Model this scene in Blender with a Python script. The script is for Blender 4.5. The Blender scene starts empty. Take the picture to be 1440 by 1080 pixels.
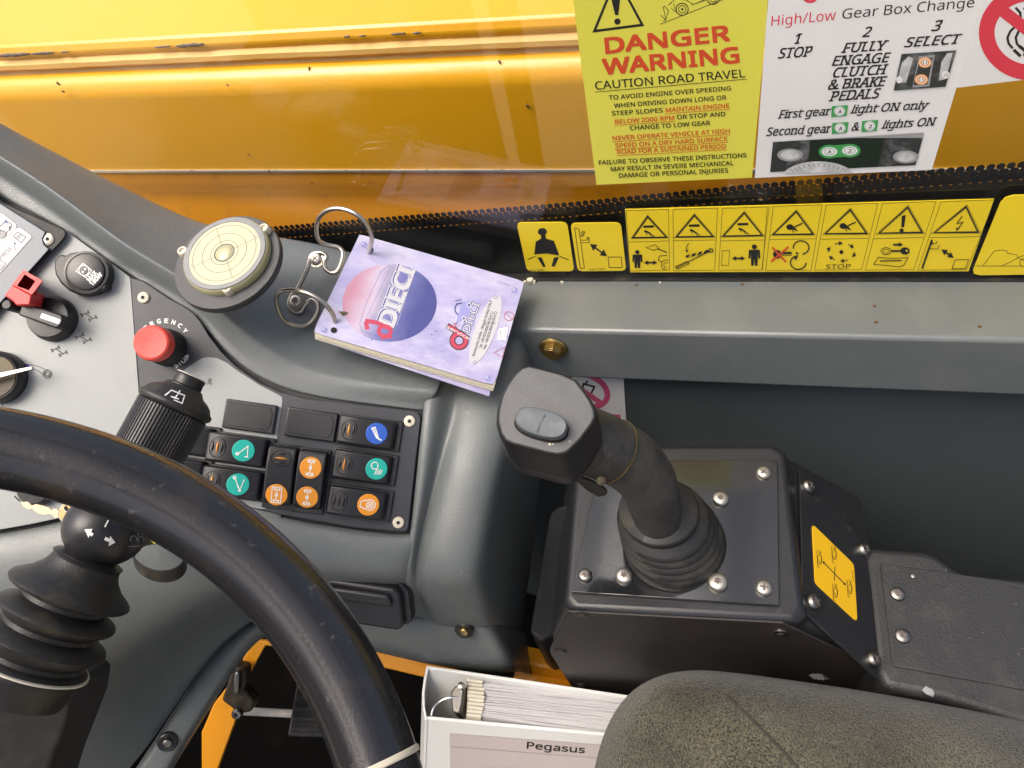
import bpy, bmesh, math, random
from mathutils import Matrix, Vector
from mathutils.bvhtree import BVHTree
random.seed(7)
SC = bpy.context.scene
COL = SC.collection
R = math.radians

# ------------------------------------------------------------------ camera
CAM = Vector((0, 0, 1.25))
ax = Vector((.9597, .0417, -.2782)).normalized()
ad = Vector((.1944, .6174, .7622)); ad = (ad - ax * ad.dot(ax)).normalized()
az = -ad; ay = az.cross(ax)
# rows of B: camera right / down / forward written in world axes
right = Vector((ax[0], ay[0], az[0])); down = Vector((ax[1], ay[1], az[1])); fwd = Vector((ax[2], ay[2], az[2]))
cam_d = bpy.data.cameras.new("camera")
cam_d.sensor_width = 36.0
cam_d.lens = 36.0 * 1000.0 / 1440.0
cam_d.clip_start = .01
cam_d.clip_end = 500
cam = bpy.data.objects.new("camera", cam_d)
COL.objects.link(cam)
cam.matrix_world = Matrix(((right[0], -down[0], -fwd[0], CAM[0]), (right[1], -down[1], -fwd[1], CAM[1]),
                           (right[2], -down[2], -fwd[2], CAM[2]), (0, 0, 0, 1)))
SC.camera = cam

# ------------------------------------------------------------------ daylight
SUN_EL, SUN_AZ = R(66), R(-125)          # azimuth measured from +Y towards +X
world = bpy.data.worlds.new("World")
SC.world = world
world.use_nodes = True
wn = world.node_tree
sky = wn.nodes.new("ShaderNodeTexSky")
sky.sky_type = 'NISHITA'
sky.sun_disc = False
sky.sun_elevation = SUN_EL
sky.sun_rotation = SUN_AZ
sky.air_density = .7
sky.dust_density = 8.0
sky.ozone_density = 0.0
wn.links.new(sky.outputs[0], wn.nodes["Background"].inputs[0])
wn.nodes["Background"].inputs[1].default_value = .15
sl = bpy.data.lights.new("sun", 'SUN')
sl.energy = 1.3
sl.angle = R(40)
sl.color = (1, .965, .91)
sun = bpy.data.objects.new("sun", sl)
COL.objects.link(sun)
sdir = Vector((math.sin(SUN_AZ) * math.cos(SUN_EL), math.cos(SUN_AZ) * math.cos(SUN_EL), math.sin(SUN_EL)))
sun.rotation_euler = (-sdir).to_track_quat('-Z', 'Y').to_euler()
sun.location = (0, 0, 6)
SC.view_settings.view_transform = 'Standard'
SC.view_settings.look = 'None'
SC.view_settings.exposure = 0.86
SC.view_settings.gamma = 1.0

# ------------------------------------------------------------------ rays of the photograph, used to survey where things stand
def ray(px, py):
    return right * ((px - 720) / 1000) + down * ((py - 540) / 1000) + fwd
def V(px, py, d): return CAM + ray(px, py) * d
def PH(px, py, h): r = ray(px, py); return CAM + r * (h / r.z)
def PY(px, py, y): r = ray(px, py); return CAM + r * (y / r.y)
def PP(px, py, pl):
    r = ray(px, py); return CAM + r * ((pl[0] - CAM).dot(pl[1]) / r.dot(pl[1]))
def px_of(P):
    d = P - CAM; z = d.dot(fwd)
    return (720 + 1000 * d.dot(right) / z, 540 + 1000 * d.dot(down) / z)
def zz(s, ox, oy):
    return lambda x, y: (ox + x * s, oy + y * s)

def frame(o, u, n):
    n = n.normalized(); u = (u - n * u.dot(n)).normalized(); v = n.cross(u)
    return Matrix(((u[0], v[0], n[0], o[0]), (u[1], v[1], n[1], o[1]), (u[2], v[2], n[2], o[2]), (0, 0, 0, 1)))
def fpl(pl, c, q):
    """frame on a plane at pixel c with its u axis towards pixel q"""
    o = PP(c[0], c[1], pl); return frame(o, PP(q[0], q[1], pl) - o, pl[1])

# ------------------------------------------------------------------ objects
W = {}
class MB:
    def __init__(s): s.v = []; s.f = []
    def add(s, vs, fs):
        b = len(s.v); s.v += [Vector(x) for x in vs]; s.f += [tuple(i + b for i in f) for f in fs]; return s
    def prism(s, pts, z0, z1, M=None):
        n = len(pts)
        vs = [Vector((p[0], p[1], z0)) for p in pts] + [Vector((p[0], p[1], z1)) for p in pts]
        fs = [tuple(range(n - 1, -1, -1)), tuple(range(n, 2 * n))] + [(i, (i + 1) % n, n + (i + 1) % n, n + i) for i in range(n)]
        return s.add([M @ x for x in vs] if M else vs, fs)
    def box(s, x0, x1, y0, y1, z0, z1, M=None):
        return s.prism([(x0, y0), (x1, y0), (x1, y1), (x0, y1)], z0, z1, M)
    def loft(s, rings, cap=True):
        n = len(rings[0]); vs = [p for r in rings for p in r]; fs = []
        for k in range(len(rings) - 1):
            for i in range(n):
                j = (i + 1) % n; fs.append((k * n + i, k * n + j, (k + 1) * n + j, (k + 1) * n + i))
        if cap: fs += [tuple(range(n - 1, -1, -1)), tuple(range((len(rings) - 1) * n, len(rings) * n))]
        return s.add(vs, fs)
    def lathe(s, prof, M=None, n=40, mod=None):
        rings = []
        for (r, z) in prof:
            ring = []
            for i in range(n):
                a = 2 * math.pi * i / n; rr = r * (mod(a, z) if mod else 1)
                p = Vector((rr * math.cos(a), rr * math.sin(a), z)); ring.append(M @ p if M else p)
            rings.append(ring)
        return s.loft(rings)
    def tube(s, path, rad, n=10, closed=False, flat=1.0, upv=None):
        m = len(path); path = [Vector(p) for p in path]; rings = []
        rad = rad if isinstance(rad, (list, tuple)) else [rad] * m
        up = None
        for i in range(m):
            a = path[(i - 1) % m] if (closed or i) else path[0]
            b = path[(i + 1) % m] if (closed or i < m - 1) else path[-1]
            t = (b - a).normalized()
            if upv is not None: up = upv - t * upv.dot(t)
            elif up is None:
                up = t.orthogonal()
            else: up = up - t * up.dot(t)
            up = up.normalized(); w = t.cross(up)
            rings.append([path[i] + (up * math.cos(2 * math.pi * k / n) * flat + w * math.sin(2 * math.pi * k / n)) * rad[i] for k in range(n)])
        if closed:
            rings.append(rings[0]); return s.loft(rings, False)
        return s.loft(rings)
    def grid(s, rows):
        nr, nc = len(rows), len(rows[0])
        return s.add([p for r in rows for p in r], [(i * nc + j, i * nc + j + 1, (i + 1) * nc + j + 1, (i + 1) * nc + j) for i in range(nr - 1) for j in range(nc - 1)])

def smooth_path(pts, k=6, closed=False):
    P = [Vector(p) for p in pts]; n = len(P); out = []
    for i in range(n if closed else n - 1):
        g = lambda j: P[j % n] if closed else P[max(0, min(n - 1, j))]
        a, b, c, d = g(i - 1), g(i), g(i + 1), g(i + 2)
        for t in range(k):
            t /= k
            out.append(.5 * ((2 * b) + (c - a) * t + (2 * a - 5 * b + 4 * c - d) * t * t + (3 * b - a - 3 * c + d) * t ** 3))
    if not closed: out.append(P[-1])
    return out

def place(o, M, parent=None):
    W[o.name] = M
    if parent is not None:
        o.parent = parent; o.matrix_local = W[parent.name].inverted() @ M
    else: o.matrix_world = M
    return o
def tag(o, label=None, cat=None, group=None, kind=None):
    for k, x in (('label', label), ('category', cat), ('group', group), ('kind', kind)):
        if x: o[k] = x
    return o
def thing(name, label, cat, loc, group=None, M=None):
    o = bpy.data.objects.new(name, None); COL.objects.link(o); o.empty_display_size = .01
    place(o, M if M else Matrix.Translation(loc)); return tag(o, label, cat, group)
def obj(name, mb, mat, parent=None, M=None, bevel=0, seg=2, sub=0, solid=0, ang=35, flat=False, solid_off=-1, blim=35):
    """M given: the vertices are local to that frame; otherwise they are in world space"""
    if M is None:
        if parent is not None: M = Matrix.Translation(W[parent.name].translation)
        else:
            xs = [v for v in mb.v]
            M = Matrix.Translation(((min(v.x for v in xs) + max(v.x for v in xs)) / 2, (min(v.y for v in xs) + max(v.y for v in xs)) / 2, min(v.z for v in xs)))
        inv = M.inverted(); vs = [inv @ v for v in mb.v]
    else: vs = mb.v
    me = bpy.data.meshes.new(name); me.from_pydata([tuple(v) for v in vs], [], mb.f); me.update()
    bm = bmesh.new(); bm.from_mesh(me)
    if not flat: bmesh.ops.recalc_face_normals(bm, faces=bm.faces)
    bm.to_mesh(me); bm.free()
    me.materials.append(mat)
    if not flat:
        me.polygons.foreach_set('use_smooth', [True] * len(me.polygons))
        if not sub: me.set_sharp_from_angle(angle=R(ang))
    o = bpy.data.objects.new(name, me); COL.objects.link(o)
    if solid:
        m = o.modifiers.new('solidify', 'SOLIDIFY'); m.thickness = solid; m.offset = solid_off
    if bevel:
        m = o.modifiers.new('bevel', 'BEVEL'); m.width = bevel; m.segments = seg; m.limit_method = 'ANGLE'; m.angle_limit = R(blim); m.harden_normals = False
    if sub:
        m = o.modifiers.new('subsurf', 'SUBSURF'); m.levels = sub; m.render_levels = sub
    return place(o, M, parent)
def copy_part(src, M, parent):
    o = src.copy(); COL.objects.link(o); return place(o, M, parent)

# ------------------------------------------------------------------ materials
def rgb(r, g, b):
    f = lambda c: (c / 255 / 12.92) if c <= 10 else ((c / 255 + .055) / 1.055) ** 2.4
    return (f(r), f(g), f(b))
def mat(name, col, rough=.5, metal=0., bump=None, dust=None, rvar=0., coat=0., spec=.5, stretch=None, bump2=None, speck=None):
    """bump=(scale, strength, kind); dust=(colour, scale, low, high, amount); speck=(colour, scale, threshold)"""
    m = bpy.data.materials.new(name); m.use_nodes = True; t = m.node_tree; N = t.nodes; L = t.links
    b = N["Principled BSDF"]
    b.inputs["Base Color"].default_value = (*col, 1); b.inputs["Roughness"].default_value = rough; b.inputs["Metallic"].default_value = metal
    b.inputs["Coat Weight"].default_value = coat; b.inputs["Specular IOR Level"].default_value = spec; b.inputs["Coat Roughness"].default_value = .15
    tc = N.new("ShaderNodeTexCoord"); src = tc.outputs["Object"]
    if stretch:
        mp = N.new("ShaderNodeMapping"); mp.inputs["Scale"].default_value = stretch; L.new(src, mp.inputs[0]); ssrc = mp.outputs[0]
    else: ssrc = src
    cur = None
    def mixc(fac, c2, cur):
        mx = N.new("ShaderNodeMix"); mx.data_type = 'RGBA'
        L.new(fac, mx.inputs[0])
        if cur is None: mx.inputs[6].default_value = (*col, 1)
        else: L.new(cur, mx.inputs[6])
        mx.inputs[7].default_value = (*c2, 1); return mx.outputs[2]
    for d in (dust if isinstance(dust, list) else [dust] if dust else []):
        c2, sc, lo, hi, am = d
        nz = N.new("ShaderNodeTexNoise"); nz.inputs["Scale"].default_value = sc; nz.inputs["Detail"].default_value = 6; nz.inputs["Roughness"].default_value = .65
        L.new(ssrc, nz.inputs["Vector"])
        mr = N.new("ShaderNodeMapRange"); mr.inputs[1].default_value = lo; mr.inputs[2].default_value = hi; mr.inputs[4].default_value = am
        L.new(nz.outputs[0], mr.inputs[0]); cur = mixc(mr.outputs[0], c2, cur)
    if speck:
        vo = N.new("ShaderNodeTexVoronoi"); vo.inputs["Scale"].default_value = speck[1]; L.new(src, vo.inputs["Vector"])
        mr = N.new("ShaderNodeMapRange"); mr.inputs[1].default_value = speck[2]; mr.inputs[2].default_value = speck[2] * .6; L.new(vo.outputs["Distance"], mr.inputs[0])
        cur = mixc(mr.outputs[0], speck[0], cur)
    if cur is not None: L.new(cur, b.inputs["Base Color"])
    if rvar:
        nz = N.new("ShaderNodeTexNoise"); nz.inputs["Scale"].default_value = 25; nz.inputs["Detail"].default_value = 5; L.new(ssrc, nz.inputs["Vector"])
        mr = N.new("ShaderNodeMapRange"); mr.inputs[1].default_value = .3; mr.inputs[2].default_value = .7
        mr.inputs[3].default_value = max(.02, rough - rvar); mr.inputs[4].default_value = min(1, rough + rvar); L.new(nz.outputs[0], mr.inputs[0]); L.new(mr.outputs[0], b.inputs["Roughness"])
    prev = None
    for bp in (bump, bump2):
        if not bp: continue
        sc, st, kind = bp
        if kind == 'leather':
            tx = N.new("ShaderNodeTexVoronoi"); tx.feature = 'SMOOTH_F1'; out = tx.outputs["Distance"]
        elif kind == 'wave':
            tx = N.new("ShaderNodeTexWave"); out = tx.outputs[0]; tx.inputs["Distortion"].default_value = 2
        else:
            tx = N.new("ShaderNodeTexNoise"); tx.inputs["Detail"].default_value = 4; out = tx.outputs[0]
        tx.inputs["Scale"].default_value = sc; L.new(src, tx.inputs["Vector"])
        bn = N.new("ShaderNodeBump"); bn.inputs["Strength"].default_value = st; bn.inputs["Distance"].default_value = .001
        L.new(out, bn.inputs["Height"])
        if prev: L.new(prev, bn.inputs["Normal"])
        prev = bn.outputs[0]
    if prev: L.new(prev, b.inputs["Normal"])
    return m

DUSTC = (.23, .2, .15)
M = {}
M['dash'] = mat('dash_plastic', (.124, .140, .142), .36, bump=(1250, .28, 'leather'), dust=[((.16, .168, .16), 14, .45, .8, .6), ((.24, .23, .20), 160, .66, .85, .35)], rvar=.06)
M['lgrey'] = mat('light_grey_plate', (.30, .322, .318), .45, bump=(1500, .12, 'noise'), dust=((.24, .26, .255), 20, .5, .8, .6))
M['dgrey'] = mat('dark_grey_print', (.032, .035, .043), .42, bump=(1500, .12, 'noise'), dust=((.1, .1, .1), 25, .5, .8, .4))
M['bluegrey'] = mat('blue_grey_plate', (.15, .175, .2), .4, bump=(1500, .1, 'noise'))
M['black'] = mat('black_plastic', (.014, .014, .016), .36, bump=(1100, .15, 'noise'), dust=(DUSTC, 40, .58, .85, .14), rvar=.08)
M['blackmatt'] = mat('black_matt_plastic', (.016, .016, .017), .6, bump=(900, .3, 'noise'), dust=(DUSTC, 30, .5, .85, .16))
M['switch'] = mat('switch_plastic', (.011, .0115, .014), .38, bump=(1400, .15, 'noise'), dust=((.12, .12, .12), 60, .55, .9, .25))
M['rubber'] = mat('black_rubber', (.016, .016, .016), .48, bump=(700, .25, 'noise'), dust=[((.16, .13, .07), 28, .5, .8, .45), ((.3, .27, .2), 220, .66, .8, .3)])
M['wheel'] = mat('wheel_rubber', (.015, .015, .017), .26, bump=(800, .12, 'noise'), dust=[((.085, .06, .028), 26, .56, .8, .4), ((.26, .24, .2), 140, .62, .8, .45)], rvar=.08, bump2=(60, .12, 'noise'), coat=.35)
M['grip'] = mat('grip_rubber', (.02, .02, .02), .62, bump=(700, .4, 'noise'), dust=[((.09, .085, .075), 40, .4, .75, .7), ((.2, .18, .14), 300, .6, .8, .4)])
M['headtop'] = mat('joystick_top', (.085, .088, .09), .42, bump=(1200, .15, 'noise'), dust=((.14, .14, .135), 60, .45, .8, .5))
M['button'] = mat('joystick_button', (.10, .115, .125), .45, dust=((.3, .3, .28), 120, .5, .8, .4))
M['boxblack'] = mat('joystick_box_paint', (.016, .017, .019), .34, bump=(900, .15, 'noise'), dust=((.2, .19, .16), 60, .6, .85, .2))
M['boxfront'] = mat('joystick_box_panel', (.022, .02, .019), .5, bump=(600, .25, 'noise'), dust=((.075, .055, .042), 12, .4, .75, .5))
M['gloss'] = mat('glossy_black_plate', (.010, .011, .012), .08, bump=(14, .05, 'noise'), dust=((.06, .065, .07), 26, .6, .9, .2), rvar=.02, coat=.8)
M['rail'] = mat('grey_rail_paint', (.125, .14, .143), .28, bump=(300, .05, 'noise'), dust=((.2, .2, .19), 18, .5, .8, .5))
M['wall'] = mat('wall_trim', (.066, .078, .083), .45, bump=(900, .25, 'leather'))
M['arm'] = mat('armrest_plastic', (.02, .021, .022), .5, bump=(500, .4, 'noise'), speck=((.35, .35, .33), 150, .05), dust=((.1, .1, .09), 30, .5, .8, .35))
M['zinc'] = mat('zinc_screw', (.5, .48, .42), .42, 1., dust=((.35, .27, .15), 260, .5, .75, .6))
M['darkscrew'] = mat('dull_screw', (.25, .24, .22), .35, 1., dust=((.12, .09, .05), 260, .5, .75, .6))
M['gold'] = mat('yellow_passivated_bolt', (.55, .40, .16), .35, 1., dust=((.2, .14, .05), 180, .5, .75, .6))
M['wire'] = mat('steel_wire', (.52, .49, .43), .3, 1., dust=((.28, .22, .14), 90, .5, .8, .5))
M['steel'] = mat('bright_steel', (.7, .7, .7), .2, 1.)
M['cream'] = mat('cream_dial', (.46, .445, .30), .35)
M['creamrim'] = mat('cream_rim', (.38, .36, .2), .25, coat=.5)
M['nylon'] = mat('nylon_screw', (.62, .57, .45), .5)
M['leveldisc'] = mat('level_base', (.032, .034, .038), .45, bump=(900, .1, 'noise'))
M['greyring'] = mat('level_grey_ring', (.11, .118, .125), .3, coat=.3)
M['red'] = mat('red_plastic', (.62, .035, .035), .42, bump=(700, .12, 'noise'), dust=((.4, .12, .1), 60, .5, .8, .4))
M['redbtn'] = mat('red_button', (.72, .07, .055), .45, dust=((.6, .2, .15), 120, .5, .8, .4))
M['yellow'] = mat('boom_yellow_paint', (.73, .362, .011), .3, dust=[((.60, .36, .06), 9, .5, .8, .3)], bump=(40, .03, 'noise'), coat=.25)
M['orange'] = mat('chassis_orange_paint', (.72, .29, .008), .4, dust=((.25, .12, .02), 30, .55, .8, .5))
M['lip'] = mat('boom_sealant_lip', (.62, .37, .10), .5, bump=(160, .2, 'noise'), dust=((.52, .31, .07), 30, .5, .75, .7), stretch=(.4, 1, 1))
M['rust'] = mat('bare_rusty_metal', (.11, .09, .075), .6, .2, dust=((.26, .2, .2), 200, .45, .7, .8), bump=(400, .5, 'noise'))
M['bug'] = mat('dead_insect', (.10, .055, .015), .7)
M['seam'] = mat('aluminium_seam', (.62, .6, .52), .35, .6, dust=((.1, .08, .05), 60, .58, .66, .9))
M['decal'] = mat('yellow_decal', (.82, .62, .022), .35, dust=((.66, .48, .02), 12, .4, .8, .5))
M['sign_y'] = mat('lemon_sign', (.72, .69, .08), .4, dust=((.66, .62, .1), 10, .4, .8, .5))
M['sign_w'] = mat('white_sign', (.76, .765, .76), .4, dust=((.66, .66, .63), 14, .45, .8, .6))
M['label'] = mat('pale_label', (.5, .51, .52), .45)
M['ink'] = mat('black_ink', (.012, .012, .012), .45)
M['ink_red'] = mat('red_ink', (.62, .07, .02), .45)
M['ink_crim'] = mat('crimson_ink', (.66, .04, .07), .45)
M['ink_pink'] = mat('faded_pink_ink', (.62, .10, .22), .5)
M['ink_white'] = mat('white_ink', (.78, .78, .75), .5)
M['ink_grey'] = mat('grey_ink', (.3, .31, .32), .5)
M['ink_blue'] = mat('navy_ink', (.06, .07, .24), .5)
M['ink_purp'] = mat('violet_ink', (.28, .28, .55), .5)
M['ink_green'] = mat('green_ink', (.05, .33, .09), .45)
M['ink_dgreen'] = mat('dark_green_ink', (.006, .018, .010), .45)
M['photo'] = mat('printed_photo_dark', (.03, .035, .035), .4, dust=((.3, .31, .32), 60, .5, .75, .7))
M['photo_l'] = mat('printed_photo_light', (.42, .44, .44), .4, dust=((.75, .76, .76), 90, .4, .7, .8))
M['amber'] = mat('amber_lens', (.6, .24, .03), .35)
M['teal'] = mat('teal_disc', (.015, .40, .33), .4)
M['bluedisc'] = mat('blue_disc', (.03, .11, .5), .4)
M['orangedisc'] = mat('orange_disc', (.78, .30, .02), .4)
M['paper'] = mat('paper_edge', (.66, .62, .5), .7, bump=(60, .2, 'noise'), dust=((.5, .45, .33), 30, .5, .8, .6))
M['page'] = mat('binder_pages', (.56, .55, .56), .7, dust=((.42, .41, .43), 60, .4, .7, .7), stretch=(.3, 8, 1))
M['bind'] = mat('white_binder_vinyl', (.74, .75, .72), .35, bump=(60, .1, 'noise'))
M['insert'] = mat('binder_insert', (.56, .49, .47), .4)
M['frit'] = mat('black_frit', (.006, .006, .007), .35)
M['floor'] = mat('cab_floor_mat', (.003, .003, .003), .9, bump=(60, .4, 'noise'), dust=((.008, .006, .005), 20, .5, .8, .5), spec=0)
M['gravel'] = mat('gravel', (.33, .3, .23), .9, dust=((.16, .14, .10), 30, .35, .7, .9), bump=(25, .8, 'noise'))
M['keym'] = mat('brass_key', (.62, .43, .2), .35, .8)
M['keyp'] = mat('key_blade', (.72, .55, .36), .4, .4)
M['lime'] = mat('lime_label', (.6, .62, .02), .5)
M['white'] = mat('off_white_trim', (.72, .68, .58), .5, dust=((.3, .25, .15), 60, .5, .8, .5))
M['hole'] = mat('deep_hole', (.004, .004, .004), .8)
M['silver'] = mat('chrome', (.45, .44, .42), .25, 1.)
M['decal_o'] = mat('orange_yellow_decal', (.80, .47, .012), .38)

# glass: a clear sheet that mirrors more towards grazing angles
g = bpy.data.materials.new('window_glass'); g.use_nodes = True; t = g.node_tree; N = t.nodes; L = t.links
N.remove(N["Principled BSDF"])
tr = N.new("ShaderNodeBsdfTransparent"); tr.inputs[0].default_value = (.985, .99, .98, 1)
gl = N.new("ShaderNodeBsdfGlossy"); gl.inputs["Roughness"].default_value = 0.005
lw = N.new("ShaderNodeLayerWeight"); lw.inputs[0].default_value = .5
pw = N.new("ShaderNodeMath"); pw.operation = 'POWER'; pw.inputs[1].default_value = 5; L.new(lw.outputs["Facing"], pw.inputs[0])
ma = N.new("ShaderNodeMath"); ma.operation = 'MULTIPLY_ADD'; ma.inputs[1].default_value = .96; ma.inputs[2].default_value = .045; L.new(pw.outputs[0], ma.inputs[0])
mx = N.new("ShaderNodeMixShader"); L.new(ma.outputs[0], mx.inputs[0]); L.new(tr.outputs[0], mx.inputs[1]); L.new(gl.outputs[0], mx.inputs[2]); L.new(mx.outputs[0], N["Material Output"].inputs[0])
M['glass'] = g

# ------------------------------------------------------------------ flat print
_tc = {}
try: FONT = bpy.data.fonts.load(bpy.utils.system_resource('DATAFILES') + '/fonts/NotoSansHebrew-Regular.woff2')   # the sans font that ships inside Blender
except Exception: FONT = None
def text_mesh(s, res=2):
    k = s
    if k not in _tc:
        c = bpy.data.curves.new('t', 'FONT'); c.body = s; c.size = 1; c.resolution_u = res
        if FONT: c.font = FONT
        o = bpy.data.objects.new('t', c)
        me = bpy.data.meshes.new_from_object(o)
        vs = [(v.co.x, v.co.y) for v in me.vertices]; fs = [tuple(p.vertices) for p in me.polygons]
        bpy.data.objects.remove(o); bpy.data.meshes.remove(me); bpy.data.curves.remove(c)
        _tc[k] = (vs, fs)
    return _tc[k]
CAPH = max(v[1] for v in text_mesh("H")[0])
def add_serifs(vs, fs):
    """small slabs on every stem end that lies on the base line, cap line or x line"""
    cnt = {}
    for f in fs:
        for i in range(len(f)):
            e = tuple(sorted((f[i], f[(i + 1) % len(f)]))); cnt[e] = cnt.get(e, 0) + 1
    vs = list(vs); fs = list(fs)
    for (a, b), n in cnt.items():
        if n != 1: continue
        p, q = vs[a], vs[b]; w = abs(p[0] - q[0])
        if abs(p[1] - q[1]) > .012 or not (.05 < w < .2): continue
        y = p[1]
        for lv, sg in ((0, 1), (CAPH, -1), (CAPH * .745, -1)):
            if abs(y - lv) < .03:
                x0, x1 = min(p[0], q[0]) - .075, max(p[0], q[0]) + .075; k = len(vs)
                vs += [(x0, y), (x1, y), (x1, y + sg * .06), (x0, y + sg * .06)]; fs.append((k, k + 1, k + 2, k + 3))
    return vs, fs

class Ink:
    """flat print on a surface; mapf turns a 2-D point and a lift into a place on that surface"""
    def __init__(s, mapf, up=None): s.m = mapf; s.L = {}; s.up = up; s.k = 0; s.sub = 0
    def raw(s, c, pts, faces):
        s.k += 1
        s.L.setdefault(c, MB()).add([s.m(x, y, .00012 + .000005 * s.k) for x, y in pts], faces)
    def poly(s, c, *pts): s.raw(c, pts, [tuple(range(len(pts)))])
    def line(s, c, w, *pts, closed=False):
        pts = [Vector(p) for p in pts]
        if s.sub:                                            # follow a curved surface
            q = []
            for a, b in zip(pts, pts[1:] + (pts[:1] if closed else [])): q += [a + (b - a) * (i / s.sub) for i in range(s.sub)]
            pts = q + ([] if closed else [pts[-1]])
        n = len(pts); out = []
        for i in range(n):
            a = pts[(i - 1) % n] if (closed or i) else pts[i]; b = pts[(i + 1) % n] if (closed or i < n - 1) else pts[i]
            d1 = (pts[i] - a); d2 = (b - pts[i])
            d1 = d1.normalized() if d1.length > 1e-9 else d2.normalized(); d2 = d2.normalized() if d2.length > 1e-9 else d1
            t = (d1 + d2); t = t.normalized() if t.length > 1e-6 else d1
            nn = Vector((-t.y, t.x)); cs = max(.5, abs(nn.dot(Vector((-d1.y, d1.x)))))
            out += [pts[i] + nn * (w / 2 / cs), pts[i] - nn * (w / 2 / cs)]
        m = n if closed else n - 1
        s.raw(c, [tuple(p) for p in out], [(2 * i, 2 * i + 1, 2 * ((i + 1) % n) + 1, 2 * ((i + 1) % n)) for i in range(m)])
    def ell(s, c, x, y, rx, ry=None, rot=0, n=28):
        ry = ry or rx; ca, sa = math.cos(rot), math.sin(rot)
        s.poly(c, *[(x + rx * math.cos(2 * math.pi * i / n) * ca - ry * math.sin(2 * math.pi * i / n) * sa, y + rx * math.cos(2 * math.pi * i / n) * sa + ry * math.sin(2 * math.pi * i / n) * ca) for i in range(n)])
    def arc(s, c, w, x, y, rx, ry=None, a0=0, a1=360, rot=0, n=28):
        ry = ry or rx; ca, sa = math.cos(rot), math.sin(rot); P = []
        full = abs(a1 - a0) >= 360
        for i in range(n if full else n + 1):
            a = R(a0 + (a1 - a0) * i / n); P.append((x + rx * math.cos(a) * ca - ry * math.sin(a) * sa, y + rx * math.cos(a) * sa + ry * math.sin(a) * ca))
        s.line(c, w, *P, closed=full)
    def arrow(s, c, w, h, *pts, both=False):
        """polyline with a head of size h at the end"""
        P = [Vector(p) for p in pts]; heads = [(P[-1], (P[-1] - P[-2]).normalized())]
        if both: heads.append((P[0], (P[0] - P[1]).normalized()))
        Q = list(P); Q[-1] = P[-1] - heads[0][1] * h * .7
        if both: Q[0] = P[0] - heads[1][1] * h * .7
        s.line(c, w, *[tuple(q) for q in Q])
        for e, d in heads:
            nn = Vector((-d.y, d.x)); s.poly(c, tuple(e), tuple(e - d * h + nn * h * .55), tuple(e - d * h - nn * h * .55))
    def text(s, c, body, p0, p1, cap, bold=0., shear=0., serif=False, up=None):
        vs, fs = text_mesh(body)
        if serif: vs, fs = add_serifs(vs, fs)
        x0 = min(v[0] for v in vs); x1 = max(v[0] for v in vs)
        p0 = Vector(p0); k = cap / CAPH
        if p1 is None: d = Vector((1, 0)); wd = (x1 - x0) * k
        elif isinstance(p1, tuple): d = Vector(p1) - p0; wd = d.length; d.normalize()
        up = up or s.up
        u = Vector(up(p0)) if up else Vector((d.y, -d.x))
        sx = wd / (x1 - x0 + shear * CAPH * (1 if shear else 0) * .0)
        sh = [(0, 0)] if not bold else [(bold * a, bold * b) for a, b in ((-1, -1), (1, -1), (1, 1), (-1, 1))]     # bold print: four shifted strikes
        for ox, oy in sh:
            s.raw(c, [tuple(p0 + d * ((x - x0) * sx + (shear * y + ox) * k) + u * ((y + oy) * k)) for x, y in vs], fs)
    def build(s, parent, names=None, M=None):
        out = []
        for c, mb in s.L.items():
            out.append(tag(obj((names or NAMES).get(c, c), mb, M_[c], parent, M=M, flat=True), kind='stuff'))
        return out
M_ = M
NAMES = {'ink': 'black_print', 'ink_red': 'red_print', 'ink_crim': 'crimson_print', 'ink_pink': 'pink_print', 'ink_white': 'white_print', 'ink_grey': 'grey_print',
         'ink_blue': 'navy_print', 'ink_purp': 'violet_print', 'ink_green': 'green_print', 'ink_dgreen': 'dark_green_print', 'photo': 'dark_photo_print', 'photo_l': 'light_photo_print',
         'decal': 'yellow_print', 'orangedisc': 'orange_print', 'sign_w': 'white_panel_print', 'lime': 'lime_print'}
def screw(parent, F, r, mat='zinc', drive='cross', h=.35, washer=0, name='screw'):
    """pan head screw standing on frame F (n outwards); the drive recess is a sub-part"""
    mb = MB(); z = 0
    if washer:
        mb.lathe([(washer, 0), (washer, .0012), (r * .6, .0013)], None, 28); z = .0012
    hh = r * h * 2
    mb.lathe([(r, z), (r, z + hh * .35), (r * .93, z + hh * .7), (r * .72, z + hh * .95), (r * .35, z + hh), (.00001, z + hh)], None, 24)
    s = obj(name, mb, M[mat], parent, M=F)
    d = MB(); zt = z + hh + .00012
    if drive == 'cross':
        w, l = r * .11, r * .5; a0 = random.random() * 3
        pts = []
        for k in range(4):
            a = a0 + k * math.pi / 2; c, s_ = math.cos(a), math.sin(a)
            pts += [(c * l + s_ * w, s_ * l - c * w), (c * l - s_ * w, s_ * l + c * w), ((c - s_) * w * 1.1, (c + s_) * w * 1.1)]
        d.prism(pts, z + hh * .5, zt)
        dm = 'rust'
    elif drive == 'torx':
        d.prism([((r * (.42 if k % 2 else .27)) * math.cos(k * math.pi / 6), (r * (.42 if k % 2 else .27)) * math.sin(k * math.pi / 6)) for k in range(12)], z + hh * .5, zt); dm = 'rust'
    else:
        d.prism([(r * .38 * math.cos(k * math.pi / 3), r * .38 * math.sin(k * math.pi / 3)) for k in range(6)], z + hh * .5, zt); dm = 'hole'
    obj('drive_recess', d, M[dm], s, M=F)
    return s

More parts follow.
